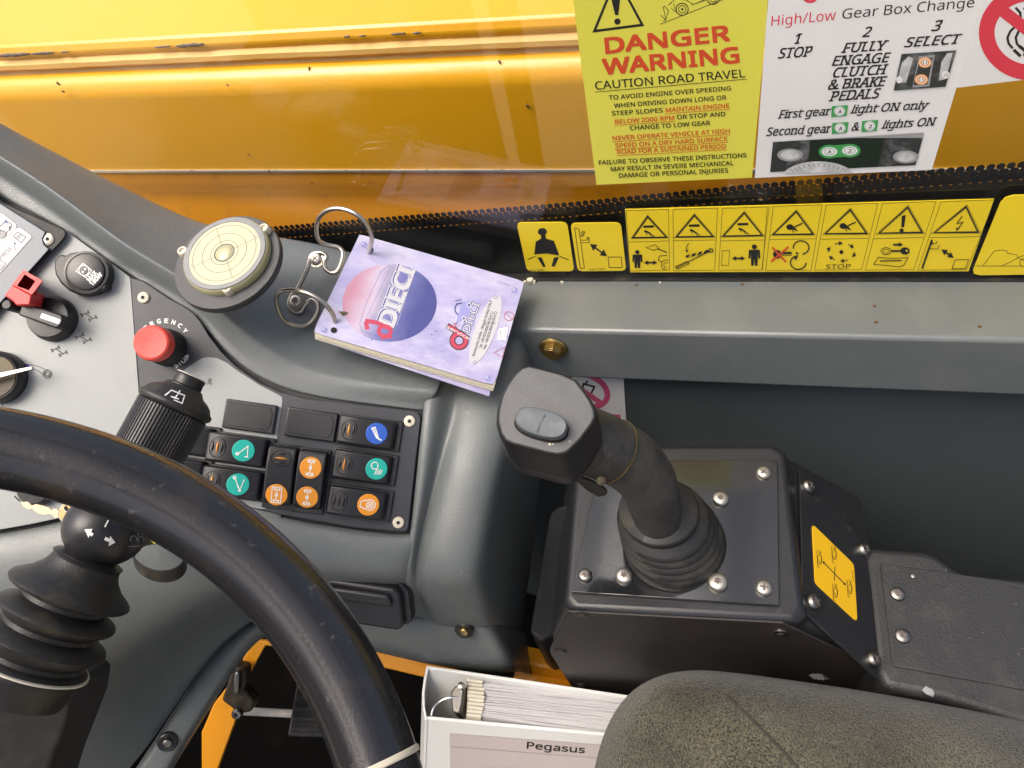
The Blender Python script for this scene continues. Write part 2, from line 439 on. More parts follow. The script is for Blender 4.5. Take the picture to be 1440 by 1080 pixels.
# ================================================================== setting
mb = MB(); mb.grid([[Vector((x, y, -.55)) for x in (-60, -6, -1, 4, 60)] for y in (-60, -4, 0, 4, 60)])
tag(obj('ground', mb, M['gravel'], flat=True), kind='structure')
mb = MB(); mb.box(-1.3, .9, -.55, .62, .13, .16)
tag(obj('cab_floor', mb, M['floor']), kind='structure')

mb = MB(); mb.box(-1.05, -1.0, -.55, .62, .16, .62)  # front wall added to close in and darken the foot well
tag(obj('bulkhead', mb, M['floor']), kind='structure')
mb = MB(); mb.box(-1.0, .9, .56, .6, .16, .74)  # unseen lower side wall, added to keep light out of the foot well
tag(obj('cab_side', mb, M['floor']), kind='structure')

mb = MB(); mb.box(-1.05, -.545, -.60, -.55, .16, 1.9)
tag(obj('door_frame', mb, M['floor']), kind='structure')
mb = MB(); mb.loft([[Vector((x + dx, y, z)) for x, y in ((-.50, -.60), (-.452, -.60), (-.452, -.55), (-.50, -.55))] for z, dx in ((.13, 0), (1.9, .03))])
tag(obj('door_post', mb, M['floor']), kind='structure')

mb = MB()                                                  # unseen bars over the cab, added to break up sky reflections
for x in (-.62, -.28, .06, .40, .74): mb.box(x - .035, x + .035, -.55, .48, 1.78, 1.83)
for y in (-.58, .45): mb.box(-.8, .95, y, y + .09, 1.83, 1.90)
rg = obj('roof_guard', mb, M['black']); tag(rg, kind='structure')

# ================================================================== boom beside the cab
BX0 = PY(400, 57, .83); SL = -.0475
def bz(x, z): return z + SL * (x - BX0.x)
def boom_strip(y0, z0, y1, z1, n=40, th=.006, jit=0, xa=-2.6, xb=1.5):
    mb = MB(); r0 = []; r1 = []
    for i in range(n + 1):
        x = xa + (xb - xa) * i / n; j = random.uniform(-jit, jit)
        r0.append(Vector((x, y0, bz(x, z0 + j)))); r1.append(Vector((x, y1, bz(x, z1))))
    mb.grid([r0, r1]); return mb
boom = thing('telescopic_boom', 'long yellow steel boom lying outside behind the window glass', 'boom', (0, .95, .5))
za = BX0.z; zb = PY(400, 118, .80).z; zc = PY(400, 243, .80).z
mb = MB()                                                  # top plate: a slab with a sharp lower edge
pr = [(.826, za), (.832, za + .012), (1.25, za + .10), (1.25, za - .02), (.835, za - .02)]
mb.loft([[Vector((x, y, bz(x, z))) for y, z in pr] for x in (-2.6, -1.2, 0, 1.5)])
obj('top_plate', mb, M['yellow'], boom, bevel=.003)
z92 = PY(400, 91, .823).z; zb = PY(400, 134, .80).z
lp = [(.835, za - .004), (.8215, za - .012), (.8205, za - .018), (.827, za - .024), (.8285, z92 + .006), (.8245, z92 - .001), (.835, z92 - .004)]
mb = MB(); rings = []
for i in range(120):
    x = -2.6 + 4.1 * i / 119
    rings.append([Vector((x, y + random.uniform(-.0005, .0005) * (1 if 0 < k < 5 else .1), bz(x, z + random.uniform(-.0004, .0004)))) for k, (y, z) in enumerate(lp)])
mb.loft(rings); obj('sealant_lip', mb, M['lip'], boom)
bend = [(.80 + .0265 * (1 - math.cos(a)), zb + (z92 - zb) * math.sin(a)) for a in [R(x) for x in range(0, 91, 10)]]       # folded upper edge
mb = MB(); mb.loft([[Vector((x, y, bz(x, z))) for y, z in bend + [(.95, z92), (.95, zc + .002), (.80, zc + .002)]] for x in (-2.6, 0, 1.5)])
obj('side_plate', mb, M['yellow'], boom, ang=30)
mb = MB(); mb.loft([[Vector((x, y, bz(x, z))) for y, z in ((.7975, zc + .0022), (.7975, zc - .0012), (.83, zc - .0012), (.83, zc + .0022))] for x in (-2.6, 0, 1.5)])
obj('seam_strip', mb, M['seam'], boom)
mb = MB(); pr = [(.802, zc - .0015), (.800, zc - .03), (.806, zc - .045), (.80, zc - .07), (.80, zc - .7), (.95, zc - .7), (.95, zc - .0015)]
mb.loft([[Vector((x, y, bz(x, z))) for y, z in pr] for x in (-2.6, 0, 1.5)])
obj('lower_plate', mb, M['orange'], boom, ang=60)
# paint chips down to bare metal on the plate edge, and dead insects on the paint
for (x0, x1, w) in ((-5, 42, 5), (44, 76, 3.4), (247, 287, 5.5), (217, 240, 2.2), (86, 96, 2.5), (484, 492, 2.6), (550, 570, 2.8), (580, 592, 2.8), (505, 514, 2)):
    ymid = lambda x: 78.3 - .0545 * x
    up = []; lo = []
    n = max(4, int((x1 - x0) / 5))
    for i in range(n + 1):
        x = x0 + (x1 - x0) * i / n; e = math.sin(math.pi * min(1, max(0, (i + .3) / (n + .6)))) ** .5
        up.append(PY(x, ymid(x) - w * .55 * e * random.uniform(.6, 1.1), .8235)); lo.append(PY(x, ymid(x) + w * .5 * e * random.uniform(.5, 1.2), .8235))
    c = MB(); c.grid([up, lo]); obj('paint_chip', c, M['rust'], boom, solid=.002, solid_off=0)
for (x, y, a, l) in ((243, 38, 1.2, 9), (100, 28, -.3, 6), (435, 97, 1.9, 8), (703, 88, 1.2, 8), (742, 150, 1, 9), (82, 118, 1.1, 8), (89, 129, .5, 7), (308, 23, .3, 4), (350, 218, 0, 5), (439, 258, .5, 4), (320, 120, .7, 5)):
    yy = .83 if y < 50 else .797
    c = MB(); P = PY(x, y, yy) if y > 50 else None
    if P is None: continue
    F = frame(P, right * math.cos(a) + down * math.sin(a), Vector((0, -1, .1)))
    L_ = l * .0009
    c.lathe([(.0001, -L_ / 2), (L_ * .18, -L_ * .3), (L_ * .22, 0), (L_ * .12, L_ * .3), (.0001, L_ / 2)], F @ Matrix.Rotation(math.pi / 2, 4, 'Y'), 8)
    for k in (-1, 1): c.tube([F @ Vector((0, 0, 0)), F @ Vector((L_ * .25 * k, L_ * .4, 0)), F @ Vector((L_ * .5 * k, L_ * .55, 0))], .0003, 5)
    tag(obj('dead_insect', c, M['bug'], boom), kind='stuff')

# ================================================================== side window
WY = .46; ZR = 1.25 - .441
win = thing('side_window', 'cab side window pane with black dotted border along its bottom edge', 'window', (0, WY, ZR))
mb = MB(); mb.box(-1.5, 1.3, WY, WY + .005, ZR + .001, ZR + .85)
obj('glass_pane', mb, M['glass'], win, flat=False, ang=20)
mb = MB(); FY = WY + .0062
edge = [(150, 338), (385, 321), (560, 306.5), (800, 287.5), (1050, 263), (1440, 231), (1560, 221), (1800, 199), (2900, 110)]
eP = [PY(x, y, FY) for x, y in edge]
def eZ(x):
    for a, b in zip(eP, eP[1:]):
        if x <= b.x: return a.z + (b.z - a.z) * (x - a.x) / (b.x - a.x)
    return eP[-1].z
xs = [eP[0].x + (eP[-1].x - eP[0].x) * i / 60 for i in range(61)]
rows = [[Vector((x, FY, eZ(x) - .0128)) for x in xs], [Vector((x, FY, min(ZR - .02, eZ(x) - .02))) for x in xs]]
mb.grid(rows); pitch = .0060
for row, (dz, rr) in enumerate(((-.0002, .45), (-.0050, .53), (-.0098, .60))):
    x = eP[0].x + pitch * .5 * (row % 2)
    while x < eP[-1].x:
        z = eZ(x) + dz; k = len(mb.v); r = rr * pitch
        yy = FY + .00004 * (row + 1)
        mb.v += [Vector((x + r * math.cos(i * math.pi / 5), yy, z + r * math.sin(i * math.pi / 5))) for i in range(10)]; mb.f.append(tuple(range(k, k + 10)))
        x += pitch
tag(obj('frit_band', mb, M['frit'], win, flat=True), kind='stuff')
mb = MB(); mb.box(-1.5, 1.3, WY - .003, WY + .008, ZR - .012, ZR + .0012)
obj('window_seal', mb, M['rubber'], win)

VP = Vector((975, 1350))
wup = lambda p: (Vector(p) - VP).normalized()
def win_ink(y): return Ink(lambda x, z, l: PY(x, z, y - l), wup)
def sheet(name, pts, mat, y=WY - .0008, th=.0006, label=None, cat='sticker', group=None, rnd=0):
    """a thin sticker on the inside of the glass, outlined by its corners"""
    c = [PY(x, z, y) for x, z in pts]
    mb = MB(); n = len(c)
    if rnd:
        q = []
        for i in range(n):
            a, b, d = c[i - 1], c[i], c[(i + 1) % n]; u = (a - b).normalized(); w = (d - b).normalized()
            q += [b + u * rnd, b + u * rnd * .29 + w * rnd * .29, b + w * rnd]
        c = q; n = len(c)
    mb.loft([c, [p + Vector((0, th, 0)) for p in c]])
    t_ = thing(name, label, cat, sum(c, Vector()) / n, group)
    obj('sheet', mb, M[mat], t_, ang=20); return t_

# ---- lemon warning sign
z1 = zz(.25, 800, 0)
sg = sheet('warning_sign', [(798, -62), (1088, -80), (1057.5, 249.8), (838.8, 259.8)], 'sign_y', label='lemon yellow sheet reading DANGER WARNING stuck on the window', cat='sign')
k = win_ink(WY - .0008)
def tl(k, z, c, s, a, b, cap, **kw): k.text(c, s, z(*a), z(*b), cap, **kw)
k.line('ink', 3.6, z1(143, 175), z1(268, -130), z1(413, 140), closed=True)
k.poly('ink', z1(235, -20), z1(290, -20), z1(278, 85), z1(260, 85)); k.ell('ink', *z1(273, 121), 4.4, 4.4)
k.line('ink', .8, z1(512, 137), z1(880, -8))
for (x, y, r) in ((637, 52, 34), (810, -10, 34)):
    k.arc('ink', 1.3, *z1(x, y), r * .25); k.arc('ink', .9, *z1(x, y), r * .15); k.ell('ink', *z1(x, y), 1.6)
k.line('ink', .9, z1(560, 30), z1(600, -10), z1(660, 0), z1(700, 25), z1(770, -5)); k.line('ink', .9, z1(530, 40), z1(545, 110), z1(560, 60), z1(540, 35), closed=True)
k.line('ink', .8, z1(515, 85), z1(545, 110), z1(530, 120)); k.line('ink', .8, z1(575, 45), z1(600, 70), z1(590, 20)); k.line('ink', .8, z1(690, 28), z1(790, -8))
k.line('ink', .8, z1(600, -10), z1(640, -50), z1(720, -60), z1(760, -20))
tl(k, z1, 'ink_red', 'DANGER', (210, 300), (905, 228), 21, bold=.032)
tl(k, z1, 'ink_red', 'WARNING', (196, 419), (957, 350), 21, bold=.032)
tl(k, z1, 'ink', 'CAUTION ROAD TRAVEL', (150, 505), (992, 434), 11.3, bold=.006)
k.line('ink', .8, z1(147, 518), z1(1000, 445))
for s, a, b, c in (('TO AVOID ENGINE OVER SPEEDING', (226, 562), (912, 508), 'ink'), ('WHEN DRIVING DOWN LONG OR', (255, 607), (886, 560), 'ink'),
                   ('STEEP SLOPES', (243, 650), (528, 632), 'ink'), ('MAINTAIN ENGINE', (545, 631), (902, 606), 'ink_red'), ('BELOW 2000 RPM', (260, 697), (594, 674), 'ink_red'), ('OR STOP AND', (608, 671), (880, 653), 'ink'),
                   ('CHANGE TO LOW GEAR', (345, 732), (795, 703), 'ink'), ('NEVER OPERATE VEHICLE AT HIGH', (247, 790), (906, 748), 'ink_red'), ('SPEED ON A DRY HARD SURFACE', (262, 832), (891, 792), 'ink_red'),
                   ('ROAD FOR A SUSTAINED PERIOD', (273, 867), (883, 834), 'ink_red'), ('FAILURE TO OBSERVE THESE INSTRUCTIONS', (170, 927), (1000, 885), 'ink'),
                   ('MAY RESULT IN SEVERE MECHANICAL', (237, 964), (927, 929), 'ink'), ('DAMAGE OR PERSONAL INJURIES', (283, 1000), (896, 970), 'ink')):
    tl(k, z1, c, s, a, b, 6.0, bold=.012)
    if c == 'ink_red': k.line('ink_red', .7, z1(a[0] - 4, a[1] + 9), z1(b[0] + 4, b[1] + 8))
k.build(sg, NAMES)

# ---- white gear box sign
z2 = zz(.26389, 1060, 0)
sg = sheet('gear_change_sign', [(1086, -80), (1402, -66), (1310.2, 238.8), (1061.3, 250.2)], 'sign_w', label='white sheet with gear box change steps and two small photos', cat='sign')
k = win_ink(WY - .0008)
it = dict(shear=.24, serif=True, bold=.013)
k.arc('ink_crim', 4, *z2(300, -18), 9, 7, 20, 160)
tl(k, z2, 'ink_crim', 'High/Low', (92, 139), (435, 106), 14.2)
tl(k, z2, 'ink', 'Gear Box Change', (468, 101), (1172, 38), 14.2)
tl(k, z2, 'ink', '1', (210, 235), (240, 232), 14, **it); tl(k, z2, 'ink', 'STOP', (128, 312), (300, 300), 14, **it)
tl(k, z2, 'ink', '2', (577, 198), (615, 195), 14, **it); tl(k, z2, 'ink', '3', (945, 166), (985, 163), 15, **it)
for s, a, b in (('FULLY', (466, 282), (700, 266)), ('ENGAGE', (416, 351), (712, 331)), ('CLUTCH', (416, 414), (697, 394)), ('& BRAKE', (392, 478), (692, 458)), ('PEDALS', (400, 540), (660, 522)), ('SELECT', (800, 252), (1088, 232))):
    tl(k, z2, 'ink', s, a, b, 13.6, **it)
ib = dict(shear=.22, serif=True, bold=.01)
tl(k, z2, 'ink', 'First gear', (128, 632), (402, 613), 11.5, **ib); tl(k, z2, 'ink', 'light ON only', (513, 605), (925, 580), 11.5, **ib)
tl(k, z2, 'ink', 'Second gear', (66, 725), (404, 706), 11.5, **ib); tl(k, z2, 'ink', '&', (518, 697), (560, 694), 11.5, **ib); tl(k, z2, 'ink', 'lights ON', (678, 686), (960, 668), 11.5, **ib)
for (x, y, s) in ((458, 592, 'A'), (461, 682, 'A'), (619, 671, '2')):
    k.poly('ink_green', z2(x - 42, y - 26), z2(x + 45, y - 32), z2(x + 36, y + 25), z2(x - 46, y + 32))
    k.ell('sign_w', *z2(x - 1, y), 7.6, 6.6); k.arc('ink_grey', .5, *z2(x - 1, y), 6.2, 5.2); tl(k, z2, 'ink', s, (x - 9, y + 13), (x + 9, y + 12), 5, bold=.02)
# photo of three rocker switches
k.poly('photo', z2(788, 288), z2(1080, 268), z2(1022, 462), z2(745, 483))
k.poly('photo_l', z2(790, 335), z2(825, 300), z2(850, 310), z2(812, 440), z2(765, 440))
k.poly('ink_grey', z2(880, 300), z2(965, 292), z2(935, 460), z2(845, 466)); k.poly('photo', z2(886, 312), z2(955, 305), z2(925, 450), z2(850, 455))
k.poly('photo_l', z2(1000, 330), z2(1030, 285), z2(1060, 280), z2(1025, 420), z2(985, 430))
for (x, y) in ((912, 333), (893, 424)):
    k.ell('orangedisc', *z2(x, y), 9.5, 7.6); k.ell('sign_w', *z2(x, y), 8, 6.2); k.ell('orangedisc', *z2(x, y), 6.6, 5); k.ell('sign_w', *z2(x, y), 4.4, 3.4); k.line('ink', .9, z2(x - 8, y - 8), z2(x - 8, y + 8)); k.line('ink', .9, z2(x + 8, y - 8), z2(x + 8, y + 8))
k.ell('sign_w', *z2(775, 425), 4.4, 5); k.ell('sign_w', *z2(1022, 398), 5.5, 5.5); tl(k, z2, 'ink_grey', 'A', (1008, 412), (1036, 409), 6)
# photo of the dial panel
k.poly('photo', z2(102, 757), z2(908, 707), z2(862, 880), z2(87, 917)); k.poly('ink_dgreen', z2(300, 745), z2(700, 722), z2(660, 889), z2(285, 907))
k.ell('ink_green', *z2(403, 808), 15, 9.5); k.ell('ink_green', *z2(512, 803), 15, 9.5); k.poly('ink_green', z2(420, 775), z2(490, 770), z2(490, 835), z2(420, 840)); k.poly('ink_grey', z2(240, 749), z2(908, 707), z2(900, 735), z2(560, 735))
for (x, y, r) in ((193, 826, 12), (810, 836, 12)):
    k.ell('ink_grey', *z2(x, y), r * 1.5, r * .75); k.ell('photo_l', *z2(x, y), r * 1.1, r * .55)
for (x, y, s) in ((403, 808, 'A'), (512, 803, '2')):
    k.ell('sign_w', *z2(x, y), 11, 6.4); k.arc('ink_green', .7, *z2(x, y), 7.5, 4.4); tl(k, z2, 'ink', s, (x - 9, y + 10), (x + 9, y + 9), 4.4, bold=.02)
P = [z2(345 + 200 * math.cos(R(a)), 955 - 95 * math.sin(R(a))) for a in range(22, 161, 6)]
P = [p for p in P if True] ; k.poly('photo_l', *P)
for a in range(35, 150, 9): k.line('ink', .6, z2(345 + 185 * math.cos(R(a)), 955 - 84 * math.sin(R(a))), z2(345 + 165 * math.cos(R(a)), 955 - 66 * math.sin(R(a))))
k.build(sg, NAMES)

# ---- no smoking sign
sg = sheet('no_smoking_sign', [(1402, -66), (1620, -80), (1560, 98), (1345, 123.5)], 'sign_w', y=WY - .0018, label='white sign with red ring and smoke lines at the window corner', cat='sign')
k = win_ink(WY - .0018)
k.arc('ink_crim', 22, *z2(1480, 175), 63, 56, n=48)
for d in (0, 44): k.line("ink", 3.4, z2(1395 + d, 40), z2(1420 + d, 68), z2(1422 + d, 100), z2(1400 + d, 135), z2(1368 + d, 165), z2(1352 + d, 200), z2(1358 + d, 232), z2(1380 + d, 258))
k.line('ink', 4.5, z2(1385, 265), z2(1422, 300)); k.line('ink', 4.5, z2(1415, 245), z2(1470, 290)); k.line('ink', 12, z2(1440, 275), z2(1640, 330))
k.line('ink_crim', 17, z2(1330, 60), z2(1640, 300))
k.build(sg, NAMES)

# ---- row of yellow pictogram decals
z3 = zz(.25, 720, 270); z4 = zz(.26389, 1060, 250)
sg = sheet('seat_belt_decal', [z3(25, 172), z3(310, 170), z3(350, 446), z3(85, 446)], 'decal', rnd=.004, label='small yellow decal with black seated figure wearing a lap belt', cat='decal', group='yellow pictogram decals on the window')
k = win_ink(WY - .0008)
k.ell('ink', *z3(171, 224), 6.4, 5.2); k.poly('ink', z3(163, 235), z3(186, 235), z3(192, 262), z3(236, 275), z3(266, 356), z3(195, 345), z3(125, 352), z3(133, 280), z3(163, 262))
k.line('ink', 1.2, z3(88, 380), z3(140, 358), z3(195, 350), z3(255, 357), z3(320, 382)); k.poly('ink', z3(142, 368), z3(166, 368), z3(190, 420), z3(175, 422)); k.poly('ink', z3(236, 368), z3(264, 366), z3(240, 420), z3(222, 418))
k.line('decal', 1.6, z3(128, 360), z3(195, 352), z3(266, 361)); tl(k, z3, 'ink', 'AAA 1006', (95, 445), (180, 443), 2.4)
k.build(sg, NAMES)
sg = sheet('power_line_decal', [z3(328, 176), z3(612, 172), z3(642, 443), z3(370, 446)], 'decal', rnd=.004, label='small yellow decal with a pole and double arrow to a box', cat='decal', group='yellow pictogram decals on the window')
k = win_ink(WY - .0008)
k.line('ink', .9, z3(352, 202), z3(376, 208), z3(407, 428), z3(384, 430), closed=True); k.line('ink', .8, z3(380, 250), z3(403, 247), z3(400, 228)); k.line('ink', .8, z3(380, 243), z3(395, 242), z3(393, 228), z3(387, 228), z3(399, 219), z3(412, 226), z3(405, 228), z3(407, 240))
k.line('ink', .8, z3(384, 272), z3(428, 270), z3(424, 255)); k.line('ink', .8, z3(386, 286), z3(436, 284), z3(432, 262), z3(438, 262), z3(428, 252), z3(418, 264)); k.arrow('ink', 2.2, 9.5, z3(438, 292), z3(535, 362), both=True)
k.line('ink', .9, z3(540, 366), z3(614, 366), z3(620, 425), z3(546, 425), closed=True); tl(k, z3, 'ink', 'AAA 1009', (434, 441), (522, 438), 2.4)
k.build(sg, NAMES)

sg = sheet('pictogram_strip', [(879, 294.5), (1398, 280), (1362, 381.5), (886, 383)], 'decal', label='long yellow strip of seven framed hazard pictograms above the grey rail', cat='decal', group='yellow pictogram decals on the window')
k = win_ink(WY - .0008)
def tri(c, z, a, b, d):
    A, B, D = Vector(z(*a)), Vector(z(*b)), Vector(z(*d)); k.line('ink', 2.2, tuple(A), tuple(B), tuple(D), closed=True)
    G = (A + B + D) / 3; k.line('ink', .5, *[tuple(G + (p - G) * 1.13) for p in (A, B, D)], closed=True); return G
def cell(z, q, mid):
    k.line('ink', .55, *[z(*p) for p in q], closed=True); k.line('ink', .55, z(*mid[0]), z(*mid[1]))
cell(z3, [(642, 105), (880, 98), (886, 438), (664, 445)], [(655, 282), (884, 275)])
cell(z3, [(905, 98), (1156, 90), (1140, 440), (910, 443)], [(908, 274), (1148, 270)])
cell(z3, [(1183, 92), (1436, 84), (1408, 438), (1163, 440)], [(1174, 275), (1420, 270)])
cell(z4, [(-95, 155), (82, 152), (42, 494), (-110, 494)], [(-100, 333), (62, 330)]) if False else None
cell(z4, [(104, 152), (364, 144), (305, 492), (63, 494)], [(84, 330), (330, 325)])
cell(z4, [(386, 145), (661, 136), (574, 490), (324, 492)], [(355, 328), (612, 322)])
cell(z4, [(687, 136), (972, 126), (852, 490), (594, 492)], [(638, 325), (905, 318)])
cell(z4, [(998, 128), (1286, 117), (1135, 490), (874, 492)], [(940, 319), (1212, 313)])
for (A, B, D) in (((763, 140), (680, 257), (868, 254)), ((1026, 132), (925, 252), (1130, 250)), ((1306, 118), (1188, 248), (1408, 244))):
    G = tri('ink', z3, A, B, D); x, y = G
    k.poly('ink', (x - 8, y - 7), (x + 7, y - 7.5), (x + 7, y - 4.2), (x - 8, y - 3.8)); k.ell('ink', x - 5, y + 1, 1.7)
    k.line('ink', 2.2, (x - 3.5, y + 1), (x + 2, y + 4.5)); k.line('ink', 1, (x - 4, y + 2), (x - 3, y + 6)); k.line('ink', 1, (x + 2, y + 4), (x + 8, y + 8.5)); k.line('ink', 1, (x, y + 4), (x + 4.5, y + 8.5))
for (A, B, D) in (((226, 180), (104, 302), (315, 300)), ((514, 171), (381, 298), (601, 296))):
    G = tri('ink', z4, A, B, D); x, y = G
    k.ell('ink', x - 6, y + .5, 5, 4); k.line('ink', 2, (x - 4, y), (x + 3, y + 4)); k.line('ink', 1.8, (x - 3, y + 2), (x + 12, y - 5)); k.line('ink', 1.4, (x - 2, y + 3), (x + 5, y + 6)); k.line('ink', 1.2, (x - 3, y + 3), (x - 1, y + 8))
G = tri('ink', z4, (820, 158), (668, 295), (897, 291)); x, y = G
k.poly('ink', (x - 1.5, y - 12), (x + 4, y - 13), (x + 1.5, y + 4), (x - 2.5, y + 4)); k.ell('ink', x - 2, y + 8.5, 3, 2.6)
G = tri('ink', z4, (1132, 155), (963, 292), (1195, 289)); x, y = G
k.line('ink', 1.5, (x + 4, y - 11), (x - 4, y), (x + 5, y - 2.5), (x - 2, y + 7)); k.poly('ink', (x - 5, y + 10), (x - 4.5, y + 5), (x, y + 7))
def man(z, x, y, s):
    X = lambda a, b: z(x + a * s, y + b * s)
    k.ell('ink', *X(0, -42), 3 * s, 2.8 * s); k.poly('ink', X(-26, -28), X(26, -28), X(28, 14), X(20, 14), X(17, -12), X(15, 48), X(3, 48), X(0, 10), X(-3, 48), X(-15, 48), X(-17, -12), X(-20, 14), X(-28, 14))
man(z3, 705, 380, 1.0); man(z3, 1363, 358, 1.18)
k.arrow('ink', 2.2, 6, z3(742, 398), z3(818, 397), both=True); k.arrow('ink', 2.2, 6, z3(1237, 374), z3(1312, 373), both=True); k.line('ink', .6, z3(1183, 330), z3(1224, 328), z3(1218, 412), z3(1178, 413), closed=True)
k.line('ink', .9, z3(753, 314), z3(806, 296), z3(826, 318), z3(796, 328), closed=True); k.line('ink', 1.4, z3(820, 320), z3(872, 340)); k.arc('ink', .8, *z3(868, 410), 7, 7, 90, 300); k.arc('ink', .8, *z3(868, 412), 3.5, 3.5, 90, 300); k.line('ink', .9, z3(872, 356), z3(830, 360), z3(822, 385), z3(845, 392))
P0, P1 = Vector(z3(920, 428)), Vector(z3(1118, 330)); k.line('ink', 1.2, tuple(P0), tuple(P1)); k.line('ink', 3.6, z3(978, 364), z3(1104, 332))
for q in (1005, 1040, 1075): k.line('decal', 1.8, z3(q - 7, 372 - (q - 978) * .25), z3(q + 9, 350 - (q - 978) * .25))
k.arc('ink', 1.4, *z3(1118, 329), 3, 2.4); k.line('ink', .9, z3(918, 420), z3(985, 390), z3(996, 404), z3(930, 434), closed=True); k.arrow('ink', .9, 4, z3(996, 288), z3(980, 310), z3(985, 342))
k.line('ink', 1.7, z4(133, 405), z4(200, 400)); k.ell('ink', *z4(125, 408), 6, 6)
for dy in (-8, 0, 8): k.line('ink', .9, z4(150, 405 + dy), z4(203, 404 + dy))
k.line('ink_red', 2.6, z4(98, 370), z4(172, 450)); k.line('ink_red', 2.6, z4(185, 368), z4(92, 447))
for (x, y, a) in ((252, 372, 40), (237, 452, -130)):
    k.arc('ink', 1.7, *z4(x, y), 11, 9.5, a - 230, a + 40)
k.poly('ink', z4(222, 395), z4(243, 402), z4(226, 408)); k.poly('ink', z4(215, 420), z4(236, 424), z4(218, 440))
for a in range(0, 360, 60):
    p = [z4(467 + 72 * math.cos(R(b)), 396 + 48 * math.sin(R(b))) for b in (a, a + 18, a + 36)]; k.arrow('ink', 1.2, 5.5, *p)
k.ell('ink', *z4(467, 396), 2.8); tl(k, z4, 'ink', 'STOP', (382, 487), (514, 484), 6.6)
k.arrow('ink', 2.6, 6, z4(743, 357), z4(796, 356)); k.arc('ink', .9, *z4(705, 391), 7, 5); k.arc('ink', .7, *z4(705, 391), 4, 3); k.ell('ink', *z4(806, 390), 6.6, 5); k.line('ink', 2.6, z4(730, 391), z4(795, 390)); k.ell('decal', *z4(815, 389), 1.4)
k.line('ink', .9, z4(638, 462), z4(663, 424), z4(728, 430), z4(822, 426), z4(800, 466), z4(775, 475), z4(715, 468), closed=True); k.line('ink', 1.6, z4(672, 444), z4(788, 441))
k.line('ink', 2.6, z4(950, 330), z4(897, 484)); k.line('ink', .9, z4(938, 352), z4(972, 350), z4(978, 338)); k.line('ink', .9, z4(932, 378), z4(978, 380), z4(990, 360)); k.poly('ink', z4(940, 340), z4(958, 346), z4(946, 360)); k.arrow('ink', 2.4, 8, z4(1000, 382), z4(1066, 426), both=True)
k.line('ink', .9, z4(1074, 438), z4(1146, 436), z4(1128, 484), z4(1056, 485), closed=True)
tl(k, z4, 'ink', 'AAA 1015', (1158, 388), (1182, 330), 2.6)
# third cell belongs to the first photograph crop; fourth cell's left border
k.line('ink', .55, z4(82, 152), z4(42, 494))
k.build(sg, NAMES)
sg = sheet('rollover_decal', [z4(1330, 95), (1640, 268), (1610, 384), z4(1156, 520)], 'decal', rnd=.006, label='yellow decal with thin line drawing of a heap at right window end', cat='decal', group='yellow pictogram decals on the window')
k = win_ink(WY - .0008)
k.line('ink', .7, z4(1178, 470), z4(1220, 470), z4(1280, 392), z4(1315, 384), z4(1350, 390), z4(1352, 402), z4(1402, 410), z4(1404, 425), z4(1440, 440)); k.line('ink', .7, z4(1220, 470), z4(1460, 471)); k.line('ink', .7, z4(1318, 470), z4(1362, 452), z4(1420, 420), z4(1450, 412)); k.arc('ink', .8, *z4(1436, 452), 5)
k.build(sg, NAMES)

# ================================================================== grey rail under the window, with its bolt
rail = thing('window_rail', 'grey painted steel rail running below the window with one yellow bolt', 'rail', (.3, .42, ZR - .06))
mb = MB(); pr = [(WY + .03, ZR), (.3975, ZR), (.3955, ZR - .0625), (.412, ZR - .0625), (.412, ZR - .05), (WY + .03, ZR - .05)]
mb.loft([[Vector((x, y, z)) for y, z in pr] for x in (-.245, 1.3)])
obj('rail_beam', mb, M['rail'], rail, bevel=.0035, seg=3)
def rail_front(x, y): return PY(x, y, .3965)
F = frame(rail_front(778, 489), Vector((1, 0, 0)), Vector((0, -1, -.03)))
mb = MB(); mb.lathe([(.0128, 0), (.0128, .0012), (.0118, .0022), (.006, .0024)], None, 32)
b = obj('bolt', mb, M['gold'], rail, M=F)
mb = MB(); h6 = [(.0085 * math.cos(i * math.pi / 3 + .3), .0085 * math.sin(i * math.pi / 3 + .3)) for i in range(6)]
mb.prism(h6, .0022, .0075); mb.prism([(x * .8, y * .8) for x, y in h6], .0075, .0080)
obj('hex_head', mb, M['gold'], b, M=F, bevel=.0006)
# crumbs of old sealant on the back of the rail
for (x, y, s), lab_ in zip(((745, 394, .0045), (751, 396, .0028), (790, 394.5, .0018), (928, 394, .0014), (738, 395.5, .002)), ('largest beige sealant crumb at the back of the rail beside the handbook corner', 'beige sealant crumb just right of the largest crumb on the rail', 'tiny sealant crumb on the rail below the seat belt decal', 'tiny sealant crumb on the rail below the pictogram strip', 'small sealant crumb touching the handbook corner on the rail')):
    c = MB(); P = PY(x, y, .455); P.z = ZR + s * .4
    c.loft([[P + Vector((s * random.uniform(.5, 1) * math.cos(a), s * .8 * random.uniform(.5, 1) * math.sin(a), dz * s)) for a in (0, 1, 2.1, 3.1, 4.2, 5.3)] for dz in (-.4, .2, .7)])
    tag(obj('sealant_crumb', c, M['nylon']), lab_, 'crumb', 'sealant crumbs on the rail')
for (x, y), lab_ in zip(((1230, 430), (1232, 453), (1378, 459), (895, 401), (1044, 400)), ('upper of two dark dirt specks in the middle of the rail top', 'lower of two dark dirt specks near the front edge of the rail top', 'lone dark dirt speck on the rail top at the right', 'dark dirt speck at the back of the rail under the first pictogram', 'dark dirt speck at the back of the rail under the third pictogram')):
    c = MB(); P = PH(x, y, -.441 + .0004); s = .0018
    c.loft([[P + Vector((s * random.uniform(.6, 1) * math.cos(a), s * random.uniform(.5, .9) * math.sin(a), dz)) for a in (0, 1.3, 2.5, 3.6, 5)] for dz in (-.0003, .0004)])
    tag(obj('dirt_speck', c, M['bug']), lab_, 'speck', 'dirt specks on the rail')

